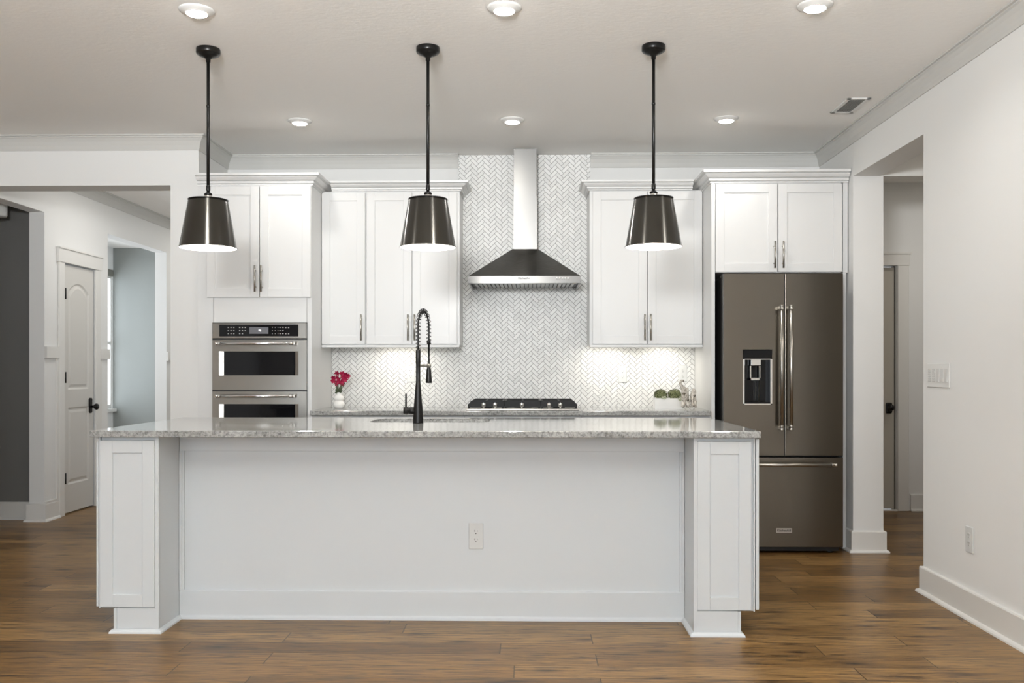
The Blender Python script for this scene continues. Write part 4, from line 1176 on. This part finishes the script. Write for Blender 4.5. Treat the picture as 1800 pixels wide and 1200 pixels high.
def E(px_, py_, r_, dy=0.0):
    y_ = EY + dy; return (X(px_, y_), y_, Z(py_, y_), r_ * y_ / FPX)


el = thing('elephant_figurine', 'pale weathered elephant figurine with raised trunk beside the planter', 'figurine', (X(1209, EY), EY, CT))
nodes = [E(1206, 692, 6.50, .02), E(1203, 684.5, 5.82), E(1199, 680, 3.81, -.01), E(1195.8, 675, 2.46, -.015), E(1196.3, 670, 2.13, -.015), E(1199.5, 667.8, 2.02, -.015), E(1203, 669.5, 1.90, -.015),
         E(1204, 701, 6.05, .03), E(1201.5, 708, 3.58, 0), E(1200, 715.5, 3.70, 0), E(1208.5, 707, 3.58, .0), E(1210.5, 715.5, 3.58, -.005), E(1205, 699, 6.27, .07), E(1201, 708, 3.36, .085), E(1200.5, 715.8, 3.58, .085), E(1208, 708, 3.36, .085), E(1209, 715.8, 3.58, .085)]
edges = [(0, 1), (1, 2), (2, 3), (3, 4), (4, 5), (5, 6), (0, 7), (7, 8), (8, 9), (7, 10), (10, 11), (7, 12), (12, 13), (13, 14), (12, 15), (15, 16)]
obj('body', skin_mesh(nodes, edges), M['figurine'], el)


def ear(c, rx, rz, dy, rot):
    b = NB(); cc = Vector((X(c[0], EY + dy), EY + dy, Z(c[1], EY + dy))); k_ = EY / FPX
    bmesh.ops.create_uvsphere(b, u_segments=16, v_segments=10, radius=1, matrix=Matrix.Translation(cc) @ Matrix.Rotation(rot, 4, 'Y') @ Matrix.Diagonal((rx * k_, 1.3 * k_, rz * k_, 1)))
    for f_ in b.faces: f_.smooth = True
    return b


obj('ear', ear((1207.5, 687.5), 3.2, 7.0, -.008, .15), M['figurine'], el); obj('ear', ear((1199.5, 688), 2.4, 5.2, -.008, -.3), M['figurine'], el)
el2 = thing('elephant_figurine', 'pale weathered elephant figurine with lowered trunk, against the right end panel', 'figurine', (X(1219.8, EY), EY, CT))
nodes = [E(1217.8, 697, 4.8, .02), E(1218.3, 689, 4.3), E(1217.3, 697, 2.4, -.03), E(1216.6, 704, 1.8, -.035), E(1216.3, 710, 1.5, -.035), E(1218.3, 703, 5.2, .03), E(1216.8, 709, 3.0, 0), E(1216.8, 715.8, 3.0, 0), E(1221.8, 708.5, 3.0, 0), E(1222.8, 715.8, 3.0, 0), E(1219.3, 702, 5.0, .07), E(1216.8, 709, 2.8, .085), E(1216.8, 716, 3, .085), E(1222.3, 709, 2.8, .085), E(1222.8, 716, 3, .085)]
edges = [(0, 1), (1, 2), (2, 3), (3, 4), (0, 5), (5, 6), (6, 7), (5, 8), (8, 9), (5, 10), (10, 11), (11, 12), (10, 13), (13, 14)]
obj('body', skin_mesh(nodes, edges), M['figurine'], el2)
obj('ear', ear((1219.8, 688.5), 4.2, 6.2, -.008, -.2), M['figurine'], el2)

# drum lamp in the dark study
ly = 6.85; lx = X(-8, ly)
pl = thing('drum_pendant', 'grey drum shade glimpsed in the dark room at the far left edge', 'lamp', (lx, ly, HC))
b = NB(); r_ = X(10.5, ly) - lx; zb3 = Z(381, ly, 5); lathe(b, [(0, zb3), (r_ * .6, zb3 + .0), (r_ * .93, zb3 + .004), (r_, zb3 + .014), (r_, zb3 + .16), (r_ * .96, zb3 + .165), (0, zb3 + .165)], (lx, ly, 0), 40)
obj('shade', b, M['offwhite'], pl)
b = NB(); tube(b, [(lx, ly, zb3 + .16), (lx, ly, HC - .0005)], .008, 10); obj('rod', b, M['black'], pl)
